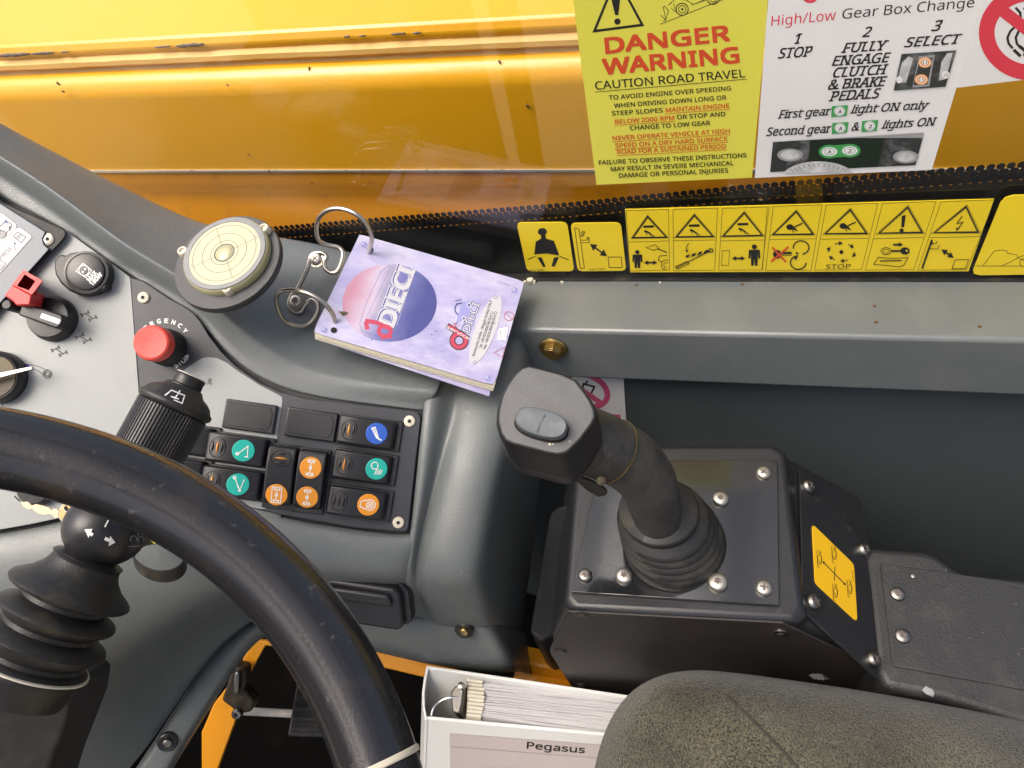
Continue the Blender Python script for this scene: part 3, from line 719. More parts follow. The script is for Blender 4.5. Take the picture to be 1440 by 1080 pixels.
# ================================================================== dark wall trim below the rail
mb = MB(); rows = []
for (y, h) in ((.413, -.49), (.413, -.56), (.411, -.62), (.405, -.70), (.400, -.78), (.395, -1.1)):
    rows.append([Vector((x, y, 1.25 + h)) for x in (-.36, -.1, .2, .5, .9, 1.3)])
mb.grid(rows)
wl = obj('wall_trim', mb, M['wall'], sub=2, solid=.01, solid_off=1)
tag(wl, 'dark grey moulded trim panel on the cab wall beneath the grey rail', 'trim panel')
sg = thing('prohibition_sticker', 'faded white sticker with pink ring behind the joystick head', 'sticker', PY(830, 560, .411))
q = [(775, 519), (876.5, 526), (884, 650), (775, 650)]
c = [PY(x, y, .4115) for x, y in q]
mb = MB(); mb.loft([c, [p + Vector((0, .0006, 0)) for p in c]]); obj('sheet', mb, M['sign_w'], sg)
k = Ink(lambda x, y, l: PY(x, y, .4115 - l)); z7 = zz(.27778, 640, 480)
k.arc('ink_pink', 8, *z7(655, 248), 33.5, 22, rot=.35); k.line('ink_pink', 7, z7(560, 190), z7(750, 320)); k.line('ink', 2.6, z7(640, 255), z7(650, 215), z7(705, 230), z7(690, 262)); k.line('ink', 2.2, z7(660, 212), z7(672, 200))
k.poly('ink_pink', z7(715, 362), z7(838, 372), z7(842, 430), z7(720, 420))
k.build(sg, NAMES)
# ================================================================== dashboard moulding
PN = Vector((.33, -.49, .76)).normalized(); P0 = V(500, 660, .58); PL = (P0, PN)
def off(o, pl=PL): return (pl[0] + pl[1] * o, pl[1])
def pp(x, y, o=0): return PP(x, y, off(o))
dash = thing('dashboard', 'grey blue moulded dashboard with leather grain beside the steering wheel', 'dashboard', Vector((-.4, .25, .55)))
def E_(x, y): return PY(x, y, .44)
def mix(a, b, t): return a + (b - a) * t
colsA = []
def colA(e, s, l, g_, p, sd, lo=.014, so=None):
    e3 = E_(*e); l3 = pp(*l, lo); g3 = pp(*g_, -.003); p3 = pp(*p, -.0035)
    s3 = V(*s, sd)
    colsA.append([e3 + Vector((0, .02, -.09)), e3 + Vector((0, .016, -.02)), e3, s3, mix(l3, s3, .12), l3, mix(l3, g3, .75), g3, mix(g3, p3, .6), p3, p3 - PN * .02])
colA((-90, 124), (-90, 146), (-90, 166), (-90, 196), (-90, 230), .588)
colA((0, 176), (0, 199), (0, 220), (0, 246), (0, 283), .588)
colA((83, 219), (83, 246), (83, 272), (83, 302), (83, 319), .594)
colA((181, 269), (181, 312), (181, 352), (181, 378), (184, 392), .600)
colA((264, 308), (264, 350), (266, 394), (266, 420), (268, 438), .606, .013)
colA((332, 322), (325, 375), (318, 446), (314, 474), (310, 492), .615, .008)
colA((420, 331), (398, 425), (378, 496), (364, 522), (358, 533), .622, -.002)
colA((500, 353), (480, 450), (452, 530), (438, 549), (432, 560), .625, -.004)
colA((590, 374), (575, 472), (558, 546), (552, 564), (550, 573), .628, .002)
colA((680, 390), (645, 470), (616, 552), (603, 570), (596, 580), .628, .006)
mb = MB(); mb.grid([list(r) for r in zip(*colsA)])
obj('upper_cowl', mb, M['dash'], dash, sub=3, solid=.004)

mb = MB(); bk = [(-160, 110), (0, 262), (90, 308), (184, 378), (240, 408), (278, 432), (300, 465), (335, 508), (366, 528), (398, 543), (432, 552), (595, 570), (600, 585), (584, 744), (576, 756), (480, 750), (390, 735), (300, 712), (200, 702), (130, 726), (0, 756), (-60, 766), (-160, 778)]
mb.loft([[pp(x, y, -.016) for x, y in bk], [pp(x, y, -.0058) for x, y in bk]]); obj('panel_recess', mb, M['blackmatt'], dash)
def row(*a): return [V(*p) for p in a]
B = [row((600, 520, .612), (622, 520, .612), (650, 505, .624), (668, 490, .628), (705, 470, .628), (738, 452, .626), (752, 450, .66), (790, 440, .74)),
     row((596, 552, .592), (614, 548, .587), (640, 540, .612), (656, 535, .606), (698, 528, .604), (732, 530, .604), (745, 535, .63), (782, 520, .74)),
     row((592, 582, .586), (610, 585, .581), (636, 585, .600), (650, 583, .589), (688, 590, .584), (718, 605, .588), (728, 612, .612), (775, 600, .73)),
     row((586, 640, .584), (603, 640, .578), (620, 642, .596), (633, 642, .581), (672, 650, .575), (702, 662, .579), (712, 668, .604), (765, 660, .73)),
     row((580, 700, .582), (595, 702, .576), (605, 708, .594), (616, 708, .577), (656, 715, .570), (689, 722, .574), (700, 726, .600), (758, 720, .73)),
     row((574, 752, .582), (584, 758, .575), (590, 763, .592), (599, 766, .574), (640, 775, .567), (679, 782, .571), (690, 787, .597), (752, 790, .73)),
     row((566, 790, .584), (578, 800, .577), (586, 805, .594), (596, 806, .575), (634, 812, .569), (672, 816, .574), (686, 820, .599), (746, 830, .73)),
     row((562, 812, .592), (575, 820, .587), (588, 826, .604), (598, 826, .585), (634, 832, .580), (674, 834, .586), (690, 836, .612), (742, 850, .73)),
     row((563, 848, .622), (580, 855, .620), (600, 862, .632), (608, 866, .618), (645, 872, .616), (684, 874, .620), (698, 870, .645), (738, 890, .735)),
     row((566, 868, .652), (582, 874, .652), (600, 880, .66), (610, 884, .65), (648, 888, .65), (688, 890, .652), (702, 888, .67), (736, 910, .74))]
mb = MB(); mb.grid(B); pod = obj('side_pod', mb, M['dash'], dash, sub=3, solid=.004)
C = [[pp(300, 690, -.004), pp(340, 702, -.004), pp(395, 726, -.004), pp(470, 738, -.004), pp(568, 752, -.004), pp(582, 745, -.004)],
     [pp(300, 706, .003), pp(340, 718, .003), pp(398, 738, .003), pp(470, 748, .003), pp(566, 762, .003), pp(584, 766, .003)],
     row((290, 765, .568), (340, 775, .569), (402, 785, .570), (480, 792, .571), (562, 800, .573), (584, 802, .590)),
     row((290, 800, .60), (340, 805, .585), (405, 808, .577), (480, 812, .579), (560, 818, .582), (586, 824, .604)),
     row((300, 840, .70), (345, 845, .66), (405, 842, .612), (485, 838, .618), (560, 848, .622), (598, 862, .632)),
     row((310, 880, .74), (350, 880, .72), (410, 872, .65), (490, 866, .652), (562, 872, .654), (600, 884, .662))]
mb = MB(); mb.grid(C); obj('front_face', mb, M['dash'], dash, sub=3, solid=.004)
D = [row((400, 838, .634), (480, 850, .638), (560, 858, .641), (604, 868, .644), (640, 874, .640), (684, 878, .638), (704, 872, .66), (745, 890, .74)),
     row((400, 858, .632), (480, 868, .634), (560, 878, .636), (606, 882, .640), (634, 884, .644), (690, 888, .632), (706, 884, .66), (745, 905, .74)),
     row((420, 880, .640), (490, 892, .642), (560, 903, .645), (602, 912, .648), (650, 918, .664), (708, 922, .640), (724, 920, .668), (748, 930, .74)),
     row((430, 893, .648), (500, 910, .652), (560, 922, .656), (602, 933, .660), (660, 942, .668), (716, 946, .655), (732, 940, .68), (750, 948, .74)),
     row((430, 893, .70), (500, 912, .70), (560, 925, .70), (602, 936, .70), (660, 945, .71), (716, 949, .70), (732, 944, .71), (750, 952, .75))]
mb = MB(); mb.grid(D); sk = obj('lower_skirt', mb, M['dash'], dash, sub=3, solid=.004)
Ee = [[pp(-140, 768, -.004), pp(-60, 757, -.004), pp(0, 748, -.004), pp(70, 736, -.004), pp(132, 718, -.004), pp(205, 672, -.004), pp(300, 684, -.004), pp(400, 708, -.004)],
      [pp(-140, 785, .002), pp(-60, 773, .002), pp(0, 765, .003), pp(75, 753, .004), pp(142, 735, .004), pp(212, 702, .003), pp(300, 716, .003), pp(400, 735, .003)],
      row((-140, 830, .552), (-60, 815, .550), (0, 805, .549), (90, 795, .552), (165, 785, .556), (235, 780, .561), (310, 785, .566), (405, 785, .570)),
      row((-140, 900, .555), (-60, 885, .552), (10, 880, .552), (110, 868, .556), (190, 850, .562), (258, 830, .570), (330, 815, .58), (408, 808, .585)),
      row((-140, 990, .575), (-40, 980, .572), (45, 975, .572), (135, 950, .580), (205, 915, .590), (268, 880, .60), (332, 848, .61), (410, 836, .62)),
      row((-60, 1120, .61), (25, 1085, .62), (98, 1042, .63), (158, 1000, .64), (200, 962, .652), (248, 900, .662), (300, 856, .668), (362, 845, .672)),
      row((0, 1260, .68), (75, 1190, .685), (137, 1140, .69), (192, 1078, .694), (228, 1030, .697), (274, 957, .70), (321, 900, .702), (374, 867, .704))]
mb = MB(); mb.grid(Ee); obj('lower_body', mb, M['dash'], dash, sub=3, solid=.004)
Ff = [row((120.0, 1190.0, 0.700), (193.0, 1074.0, 0.702), (228.0, 1024.0, 0.704), (274.0, 950.0, 0.706), (322.0, 894.0, 0.708), (375.0, 862.0, 0.710), (430.0, 850.0, 0.712)),
      row((122.0, 1191.0, 0.688), (195.0, 1075.0, 0.690), (230.0, 1025.0, 0.692), (276.0, 951.0, 0.694), (324.0, 895.0, 0.696), (377.0, 863.0, 0.698), (432.0, 851.0, 0.700)),
      row((134.0, 1197.0, 0.686), (207.0, 1081.0, 0.688), (242.0, 1031.0, 0.690), (288.0, 957.0, 0.692), (336.0, 901.0, 0.694), (389.0, 869.0, 0.696), (444.0, 857.0, 0.698)),
      row((168.0, 1185.0, 0.688), (234.0, 1073.0, 0.690), (264.0, 1023.0, 0.692), (306.0, 957.0, 0.694), (340.0, 903.0, 0.696), (375.0, 879.0, 0.698), (420.0, 875.0, 0.700)),
      row((178.0, 1190.0, 0.694), (244.0, 1078.0, 0.696), (274.0, 1028.0, 0.698), (316.0, 962.0, 0.700), (350.0, 908.0, 0.702), (385.0, 884.0, 0.704), (430.0, 880.0, 0.706)),
      row((180.0, 1191.0, 0.730), (246.0, 1079.0, 0.732), (276.0, 1029.0, 0.734), (318.0, 963.0, 0.736), (352.0, 909.0, 0.738), (387.0, 885.0, 0.740), (432.0, 881.0, 0.742))]
mb = MB(); mb.grid(Ff); st = obj('trim_strip', mb, M['dash'], dash, sub=3, solid=.004)
def ringscrew(parent, P, n, r, m1='black', m2='darkscrew'):
    F = frame(P, Vector((1, 0, .2)), n)
    mb = MB(); mb.lathe([(r, -.002), (r, .0012), (r * .86, .0024), (r * .6, .0016), (.00001, .0014)], None, 28)
    w = obj('screw_cup', mb, M[m1], parent, M=F)
    screw(w, F @ Matrix.Translation((0, 0, .0014)), r * .48, m2, 'cross')
ringscrew(st, V(236, 1043, .6885), Vector((.5, -.6, .6)), .0095)
ringscrew(sk, V(653, 886, .636), Vector((.1, -.85, .5)), .0085, m2='gold')

# pale scuffs rubbed into the plastic
def surf(o):
    ev = o.evaluated_get(bpy.context.evaluated_depsgraph_get()); em = ev.to_mesh(); wm = W[o.name]
    bv = BVHTree.FromPolygons([wm @ v.co for v in em.vertices], [tuple(p.vertices) for p in em.polygons]); ev.to_mesh_clear(); return bv
bpy.context.view_layer.update(); pv = surf(pod)
def on_pod(x, y, l):
    r = ray(x, y).normalized(); h = pv.ray_cast(CAM, r); return (h[0] - r * (l + .0002)) if h[0] is not None else V(x, y, .6)
M['scuff'] = mat('scuffed_plastic', (.30, .32, .32), .6)
k = Ink(on_pod); rnd = random.Random(5)
for (cx, cy, n, sx_, sy_, a) in ((655, 588, 7, 5, 10, 1.3), (652, 803, 12, 12, 8, .2), (664, 726, 3, 8, 30, 1.4), (641, 700, 3, 25, 25, 1), (697, 745, 2, 2, 12, 1.5)):
    for i in range(n):
        x, y = cx + rnd.uniform(-sx_, sx_), cy + rnd.uniform(-sy_, sy_); b = a + rnd.uniform(-.35, .35); L_ = rnd.uniform(1.5, 6)
        k.line('scuff', rnd.uniform(.25, .7), (x, y), (x + L_ * math.cos(b) / 2, y + L_ * math.sin(b) / 2), (x + L_ * math.cos(b + .2), y + L_ * math.sin(b + .2)))
k.build(pod)
# black slotted vent / ash tray block on the front face
vent = thing('ash_tray', 'black plastic ash tray block on the dashboard front behind the wheel rim', 'ash tray', V(510, 840, .61))
Fv = frame(V(508, 838, .600), V(545, 843, .600) - V(470, 835, .600), Vector((.18, -.72, .66)))
mb = MB(); mb.prism([(-.07, .017), (.030, .017), (.036, .012), (.041, -.016), (.036, -.020), (-.07, -.020)], -.02, .012)
obj('tray_body', mb, M['black'], vent, M=Fv, bevel=.003, seg=3)
mb = MB(); mb.prism([(-.07, .0195), (.033, .0195), (.041, .012), (.046, -.014), (.041, -.0185), (.0395, -.016), (.034, .013), (.03, .0175), (-.07, .0175)], -.01, .004)
obj('tray_frame', mb, M['black'], vent, M=Fv, bevel=.001)
mb = MB(); mb.prism([(-.07, .012), (.026, .012), (.03, .008), (.03, .002), (-.07, .002)], .012, .0165); obj('pull_lip', mb, M['black'], vent, M=Fv, bevel=.003, seg=3)

# ------------------------------------------------------------------ light grey plate on the left
def plate(name, pts, o0, o1, mat, parent, bevel=.0006, ang=35):
    mb = MB(); a = [pp(x, y, o0) for x, y in pts]; b = [pp(x, y, o1) for x, y in pts]; mb.loft([a, b])
    return obj(name, mb, M[mat], parent, bevel=bevel, ang=ang)
lp_ = thing('instrument_plate', 'light grey instrument plate with axle symbols above the steering wheel', 'control panel', pp(90, 520))
plate('plate', [(-150, 150), (0, 284), (91, 323), (183.5, 390), (186, 420), (195.5, 545), (207, 664), (192, 692), (132, 714), (92, 727), (45, 737), (0, 745), (-60, 754), (-150, 765)], -.0025, .0012, 'lgrey', lp_)
k = Ink(lambda x, y, l: pp(x, y, .0012 + l)); za_ = zz(.27778, 0, 420)
for (x, y, r_) in ((450, 87, -.15), (422, 200, 0), (300, 265, 0)):
    d = lambda a, b: za_(x + a, y + b)
    k.line('ink', 1.6, d(-32, -14), d(-22, -32)) if False else None
    for (cx, cy) in ((-15, -10), (15, 12)):
        k.line('ink', 1.6, d(cx * 1.3 - 17 + r_ * 30, cy * 1.1 + 8), d(cx * 1.3 + 17 - r_ * 30, cy * 1.1 - 8))
        for e in (-1, 1): k.line('ink', 2.4, d(cx * 1.3 + 17 * e - 4, cy * 1.1 - 8 * e - 9), d(cx * 1.3 + 17 * e + 4, cy * 1.1 - 8 * e + 9))
    k.line('ink', 1.6, d(-17, -11), d(19, 13))
k.poly('ink_blue', za_(108, 328), za_(150, 332), za_(155, 348), za_(110, 350)); k.line('ink', .9, za_(155, 332), za_(200, 345), za_(245, 365)); k.line('ink', .9, za_(155, 350), za_(195, 365), za_(222, 390))
for r in (22, 16, 10): k.arc('ink', .8, *za_(240, 381), r * .2778, r * .2778)
k.line('ink', 1.2, za_(125, 395), za_(142, 392)); k.line('ink', 1.6, za_(8, 512), za_(12, 545)); k.line('ink', 2, (20, 697.5), (28, 705))
k.build(lp_)

# ------------------------------------------------------------------ display unit at the far left
du = thing('display_unit', 'blue grey display cover with white PRESS label at left edge', 'display', pp(20, 360))
plate('rim', [(-150, 120), (3, 283.5), (89, 321), (93, 325), (93, 331), (89, 338), (46, 383.5), (0, 436), (-60, 505), (-150, 560)], .0012, .006, 'blackmatt', du, .0012)
plate('cover', [(-150, 135), (0, 285.5), (64.5, 326), (60, 336), (62, 344), (69.5, 350.5), (42, 381), (0, 427), (-60, 496), (-150, 550)], .004, .0085, 'bluegrey', du, .0008)
zd = zz(.13889, 0, 280)
plate('white_label', [zd(-400, -70), zd(20, 150), zd(40, 160), zd(160, 255), zd(168, 275), zd(160, 295), zd(190, 292), zd(215, 298), zd(312, 370), zd(318, 392), zd(0, 750), zd(-300, 1080)], .0085, .0089, 'label', du, 0)
k = Ink(lambda x, y, l: pp(x, y, .0089 + l))
k.line('ink_grey', .8, zd(0, 470), zd(160, 292)); k.line('ink', .9, zd(135, 375), zd(178, 333), zd(262, 382), zd(215, 443), closed=True); k.text('ink', 'DEL', zd(175, 412), zd(228, 365), 4.2, bold=.01)
k.text('ink', 'PRESS', zd(12, 612), zd(118, 508), 5.2); k.arrow('ink', .7, 3, zd(160, 520), zd(148, 490), zd(150, 432)); k.line('ink', .9, zd(-60, 640), zd(5, 618), zd(60, 655), zd(10, 715), zd(-50, 715))
k.text('ink_grey', 'B', zd(14, 690), zd(34, 668), 3.4)
for r in (42, 30, 14): k.arc('ink', .8, *zd(18, 355), r * .139, r * .139)
k.line('ink', .9, zd(-30, 300), zd(45, 235), zd(105, 240), zd(118, 275), zd(95, 312), zd(70, 330), zd(60, 380)); k.poly('ink_blue', zd(38, 225), zd(60, 205), zd(75, 222), zd(85, 240), zd(65, 245)); k.line('ink', .9, zd(-40, 380), zd(0, 300)); k.ell('ink', *zd(98, 292), 1.5, 3)
k.build(du)
F = fpl(off(.0045), (68.5, 337.5), (80, 337))
mb = MB(); mb.lathe([(.0058, 0), (.0058, .0008), (.005, .0022), (.003, .0030), (.00001, .0031)], None, 28); s_ = obj('screw', mb, M['zinc'], du, M=F)
mb = MB(); mb.prism([(.0017 * math.cos(i * math.pi / 3) + .0005, .0017 * math.sin(i * math.pi / 3)) for i in range(6)], .0026, .0033); obj('drive_recess', mb, M['hole'], s_, M=F)

# red clip, open box end towards the camera
rc = thing('red_clip', 'red plastic clip with square opening on the display cover corner', 'clip', pp(33, 408, .01))
def off_quad(q, o): return [pp(x, y, o) for x, y in q]
mb = MB()
qo = [zd(238, 716), zd(432, 826), zd(362, 920), zd(330, 970), zd(40, 975), zd(130, 840)]
out = [zd(238, 716), zd(432, 826), zd(322, 968), zd(125, 862)]; inn = [zd(250, 762), zd(358, 830), zd(292, 925), zd(172, 878)]
o1, i1 = off_quad(out, .034), off_quad(inn, .034); o0 = off_quad([zd(245, 745), zd(425, 850), zd(325, 990), zd(135, 890)], .008); i0 = off_quad(inn, .012)
mb.add(o1 + i1 + o0 + i0, [(0, 1, 5, 4), (1, 2, 6, 5), (2, 3, 7, 6), (3, 0, 4, 7), (0, 8, 9, 1), (1, 9, 10, 2), (2, 10, 11, 3), (3, 11, 8, 0), (4, 5, 13, 12), (5, 6, 14, 13), (6, 7, 15, 14), (7, 4, 12, 15), (12, 13, 14, 15), (8, 11, 10, 9)])
obj('clip_body', mb, M['red'], rc, bevel=.0008)
mb = MB(); a = off_quad([zd(125, 866), zd(320, 970), zd(300, 1072), zd(160, 1075), zd(130, 1035), zd(40, 975)], .030); b = [p - PN * .016 for p in a]; mb.loft([a, b]); obj('clip_lip', mb, M['red'], rc, bevel=.001)
mb = MB(); a = off_quad([zd(330, 920), zd(378, 960), zd(370, 1010), zd(330, 1060), zd(300, 1060)], .018); b = [p - PN * .014 for p in a]; mb.loft([a, b]); obj('hinge_lug', mb, M['red'], rc, bevel=.001)
mb = MB(); mb.lathe([(.0042, 0), (.0042, .02), (.003, .022)], fpl(off(.001), zd(240, 1120), zd(340, 1120)), 18); obj('post', mb, M['black'], rc)
mb = MB(); a = off_quad([zd(345, 1025), zd(450, 1030), zd(400, 1060), zd(330, 1100), zd(290, 1075)], .006); b = [p - PN * .005 for p in a]; mb.loft([a, b]); obj('tag', mb, M['nylon'], rc, bevel=.0006)

# power socket with a hinged cap
so = thing('power_socket', 'black capped power socket marked MAX 180W on the light grey plate', 'socket', pp(122, 388))
Fs = fpl(off(.0012), (122, 387.5), (160, 387.5)); mm = lambda F: (lambda x, y: F @ Vector((x, y, 0)))
fi = Fs.inverted()
def loc(F, x, y, pl): return F.inverted() @ PP(x, y, pl)
out = [loc(Fs, *zd(x, y), off(.0012)) for x, y in ((615, 655), (675, 585), (718, 600), (770, 572), (850, 562), (950, 585), (1035, 645), (1090, 720), (1112, 790), (1125, 840), (1143, 885), (1135, 925), (1100, 950), (1050, 945), (1000, 965), (930, 990), (850, 988), (760, 950), (680, 880), (625, 790), (614, 720))]
mb = MB(); mb.prism([(p.x, p.y) for p in out], 0, .0095); obj('cap', mb, M['black'], so, M=Fs, bevel=.0022, seg=3)
c = loc(Fs, *zd(898, 758), off(.0107))
mb = MB(); mb.lathe([(.0172, .0), (.0172, .0102), (.0155, .0105), (.0152, .0098), (.0148, .0098), (.0145, .0112), (.013, .0118), (.00001, .0119)], Matrix.Translation((c.x - .0018, c.y + .0012, 0)), 40)
obj('cap_disc', mb, M['black'], so, M=Fs)
k = Ink(lambda x, y, l: pp(x, y, .0132 + l))
q = [zd(770, 728), zd(842, 650), zd(930, 722), zd(868, 795)]; k.line('ink_white', 1.1, *q, closed=True); k.arc('ink_white', 1, *zd(850, 722), 7, 7); k.ell('ink_white', *zd(838, 738), 1.6); k.ell('ink_white', *zd(863, 708), 1.6)
k.text('ink_white', 'MAX', zd(908, 838), zd(985, 752), 6.2, bold=.03); k.text('ink_white', '180W', zd(938, 878), zd(1040, 770), 6.2, bold=.03)
k.build(so)

# rotary knob
kn = thing('rotary_knob', 'black rotary knob with white pointer line below the power socket', 'knob', pp(75, 448))
Fk = fpl(off(.0012), (77, 449), zz(.27778, 0, 420)(350, 130))
mb = MB(); mb.lathe([(.0182, 0), (.0182, .003), (.0172, .0045), (.0165, .009), (.0155, .0105), (.00001, .011)], None, 48); obj('knob_base', mb, M['black'], kn, M=Fk)
mb = MB(); mb.prism([(-.0155, -.0055), (.015, -.0058), (.0172, -.004), (.0172, .004), (.015, .0058), (-.0155, .0055)], .008, .0205); obj('knob_bar', mb, M['black'], kn, M=Fk, bevel=.0018, seg=3)
mb = MB(); mb.box(.001, .0165, -.0021, .0021, .0195, .0211); obj('pointer', mb, M['ink_white'], kn, M=Fk, bevel=.0005)

# horn/steering selector at the left picture edge
hs = thing('selector_switch', 'round black selector with a brown face and steel pointer at left edge', 'switch', pp(3, 532))
Fh = fpl(off(.0012), (2, 531), (30, 520))
mb = MB(); mb.lathe([(.0205, 0), (.0205, .008), (.0185, .011), (.0175, .0105), (.0165, .009), (.00001, .009)], None, 44); obj('bezel', mb, M['black'], hs, M=Fh)
brown = mat('worn_brown_face', (.09, .065, .02), .5, dust=((.02, .02, .015), 90, .4, .7, .8)); M['brown'] = brown
mb = MB(); mb.lathe([(.0162, .0088), (.0162, .0096), (.00001, .0097)], None, 40); obj('face', mb, M['brown'], hs, M=Fh)
mb = MB(); a = [pp(x, y, .018) for x, y in ((-30, 532), (0, 524), (44, 515), (46, 519), (0, 531), (-30, 540))]; b = [p - PN * .003 for p in a]; mb.loft([a, b]); obj('pointer', mb, M['silver'], hs, bevel=.0004)

# emergency stop button
es = thing('emergency_stop', 'round red emergency stop button on black collar above the wiper lever', 'button', pp(232, 490))
Fe = fpl(off(.0015), (236, 489), (260, 489))
z6 = zz(.12959, 150, 420)
mb = MB(); mb.lathe([(.0150, 0), (.0150, .004), (.0142, .012), (.0138, .018), (.0125, .0185)], None, 40); obj('collar', mb, M['blackmatt'], es, M=Fe)
mb = MB(); mb.lathe([(.0115, .017), (.0130, .0188), (.0138, .021), (.0139, .029), (.0132, .0312), (.0118, .0321), (.005, .0316), (.00001, .0314)], None, 48); obj('button_cap', mb, M['redbtn'], es, M=Fe)

# ------------------------------------------------------------------ dark panel with its prints
cp = thing('switch_panel', 'dark grey switch panel with light grey inset holding rocker switches', 'control panel', pp(400, 600))
dark = [(183.5, 391), (200, 394), (239.4, 420.6), (257.6, 429.7), (273, 440.7), (283.5, 453.7), (294, 471.8), (312, 495), (330, 512.7), (343, 522.5), (365, 537.5), (395.6, 551.5), (429, 560), (490, 567), (581.7, 577.5), (588, 580), (592, 587), (574.7, 739.4), (573, 745), (567.8, 748), (500, 742), (395, 724), (365, 717), (300, 700), (206, 668)]
plate('plate', dark, -.0025, .0015, 'dgrey', cp, .0008)
light = [(240.7, 532.7), (274.4, 509.4), (283.5, 504.2), (292.6, 502.2), (305.5, 503.6), (318.5, 509.9), (331.7, 520), (365, 541.5), (391.4, 555), (396, 558), (397, 563), (375.5, 710), (374, 715), (369, 716), (330, 709), (230, 680), (205, 650), (198, 570)]
k = Ink(lambda x, y, l: pp(x, y, .0015 + l)); k.poly('lgrey', *light)
mid = z6(535, 470)
for i, ch in enumerate('EMERGENCY'):
    a = R(-168 + i * 16.5); r = 33.5; cx, cy = 231, 485
    b0 = (cx + r * math.cos(a), cy + r * .93 * math.sin(a)); d = (-math.sin(a), math.cos(a) * .93)
    wd = 6.0 if ch != 'M' else 7
    k.text('ink_white', ch, (b0[0] - d[0] * wd / 2.4, b0[1] - d[1] * wd / 2.4), (b0[0] + d[0] * wd / 2.4, b0[1] + d[1] * wd / 2.4), 5.8, bold=.03)
k.text('ink_white', 'STOP', z6(752, 755), z6(905, 648), 6.6, bold=.035)
k.poly('ink_grey', z6(965, 870), z6(1035, 872), z6(1040, 862), z6(1078, 900), z6(1045, 915), z6(1030, 905), z6(965, 892)); k.text('ink_grey', 'IN', z6(1138, 938), z6(1138, 868), 5.2, bold=.03) if False else k.text('ink', 'IN', z6(1136, 934), z6(1142, 872), 5.6, bold=.02)
for o in k.build(cp, {'lgrey': 'light_inset'}): pass
for (x, y) in ((202.3, 418.8), (576, 592.3), (560.3, 734.7)):
    F = fpl(off(.0015), (x, y), (x + 20, y))
    mb = MB(); mb.lathe([(.0047, 0), (.0047, .0009), (.0041, .0017), (.0022, .0021), (.00001, .0021)], None, 28); s_ = obj('screw', mb, M['nylon'], cp, M=F)
    mb = MB(); mb.prism([(.0016 * math.cos(i * math.pi / 3), .0016 * math.sin(i * math.pi / 3)) for i in range(6)], .0017, .0023); obj('drive_recess', mb, M['hole'], s_, M=F)

# ------------------------------------------------------------------ rocker switches
yup = lambda p: Vector((0, 1))
def lens(k, c, x, y, w, h, rot=0):
    k.poly(c, *[(x + w / 2 * math.sin(a) * (1) * math.cos(rot) - h / 2 * -math.cos(a) * math.sin(rot) * 0, y + h / 2 * -math.cos(a)) for a in [i * 2 * math.pi / 16 for i in range(16)]])
def icon(k, kind, cx, cy, r):
    X = lambda a, b: (cx + a * r, cy + b * r); w = r * .09
    if kind == 'hook_up':
        k.line('ink_white', w, X(-.55, -.5), X(.35, .5), X(.45, -.55)); k.arc('ink_white', w, *X(-.5, -.35), r * .13, n=10); k.line('ink_white', w, X(.35, .5), X(.2, .3))
        k.line('ink_white', w, X(.2, -.55), X(.55, -.55))
    elif kind == 'hook_down':
        k.line('ink_white', w, X(-.35, .55), X(.25, -.5), X(.5, .55)); k.arc('ink_white', w, *X(-.4, .6), r * .12, n=10); k.line('ink_white', w, X(.25, -.5), X(-.05, -.1)); k.line('ink_white', w, X(.1, -.62), X(.4, -.55))
    elif kind == 'cylinder':
        k.line('ink_white', w, X(-.55, .45), X(-.25, .6), X(.2, -.35), X(.05, -.42), closed=True); k.line('ink_white', w * 1.5, X(.1, -.4), X(.55, -.6)); k.line('ink_white', w, X(-.4, .5), X(.1, -.35))
    elif kind == 'lamp':
        k.arc('ink_white', w, *X(-.2, .3), r * .33, r * .33, 60, 320, n=16); k.line('ink_white', w, X(.05, .55), X(.1, .1))
        for i in range(4): k.line('ink_white', w * .9, X(.05 + i * .17, .05 - i * .02), X(-.1 + i * .17, -.55 + i * .02))
    elif kind == 'engine':
        k.line('ink_white', w, X(-.75, .3), X(-.5, .3), X(-.45, .4), X(-.2, .4)); k.line('ink_white', w, X(-.75, .3), X(-.75, -.3), X(-.5, -.3), X(-.45, -.4), X(-.2, -.4)); k.arc('ink_white', w, *X(.15, 0), r * .5, a0=-140, a1=140, n=24)
        k.arc('ink_white', w, *X(.15, 0), r * .3, n=20); k.line('ink_white', w, X(-.05, -.2), X(.35, .2)); k.line('ink_white', w, X(-.05, .2), X(.35, -.2))
    elif kind in ('axle', 'axle_box'):
        s = .55
        k.line('ink_white', w, X(0, s), X(0, -s))
        for e in (1, -1):
            k.line('ink_white', w, X(-.22, s * e), X(.22, s * e)); k.line('ink_white', w * 1.4, X(-.24, s * e - .12), X(-.24, s * e + .12)); k.line('ink_white', w * 1.4, X(.24, s * e - .12), X(.24, s * e + .12))
        k.arc('ink_white', w, *X(0, 0), r * .13, n=12)
        if kind == 'axle':
            for e in (1, -1): k.arc('ink_white', w, *X(0, .25 * e), r * .62, r * .5, 50 if e > 0 else 230, 130 if e > 0 else 310, n=12)
        else: k.line('ink_white', w, X(-.45, .75), X(.45, .75), X(.45, -.75), X(-.45, -.75), closed=True)
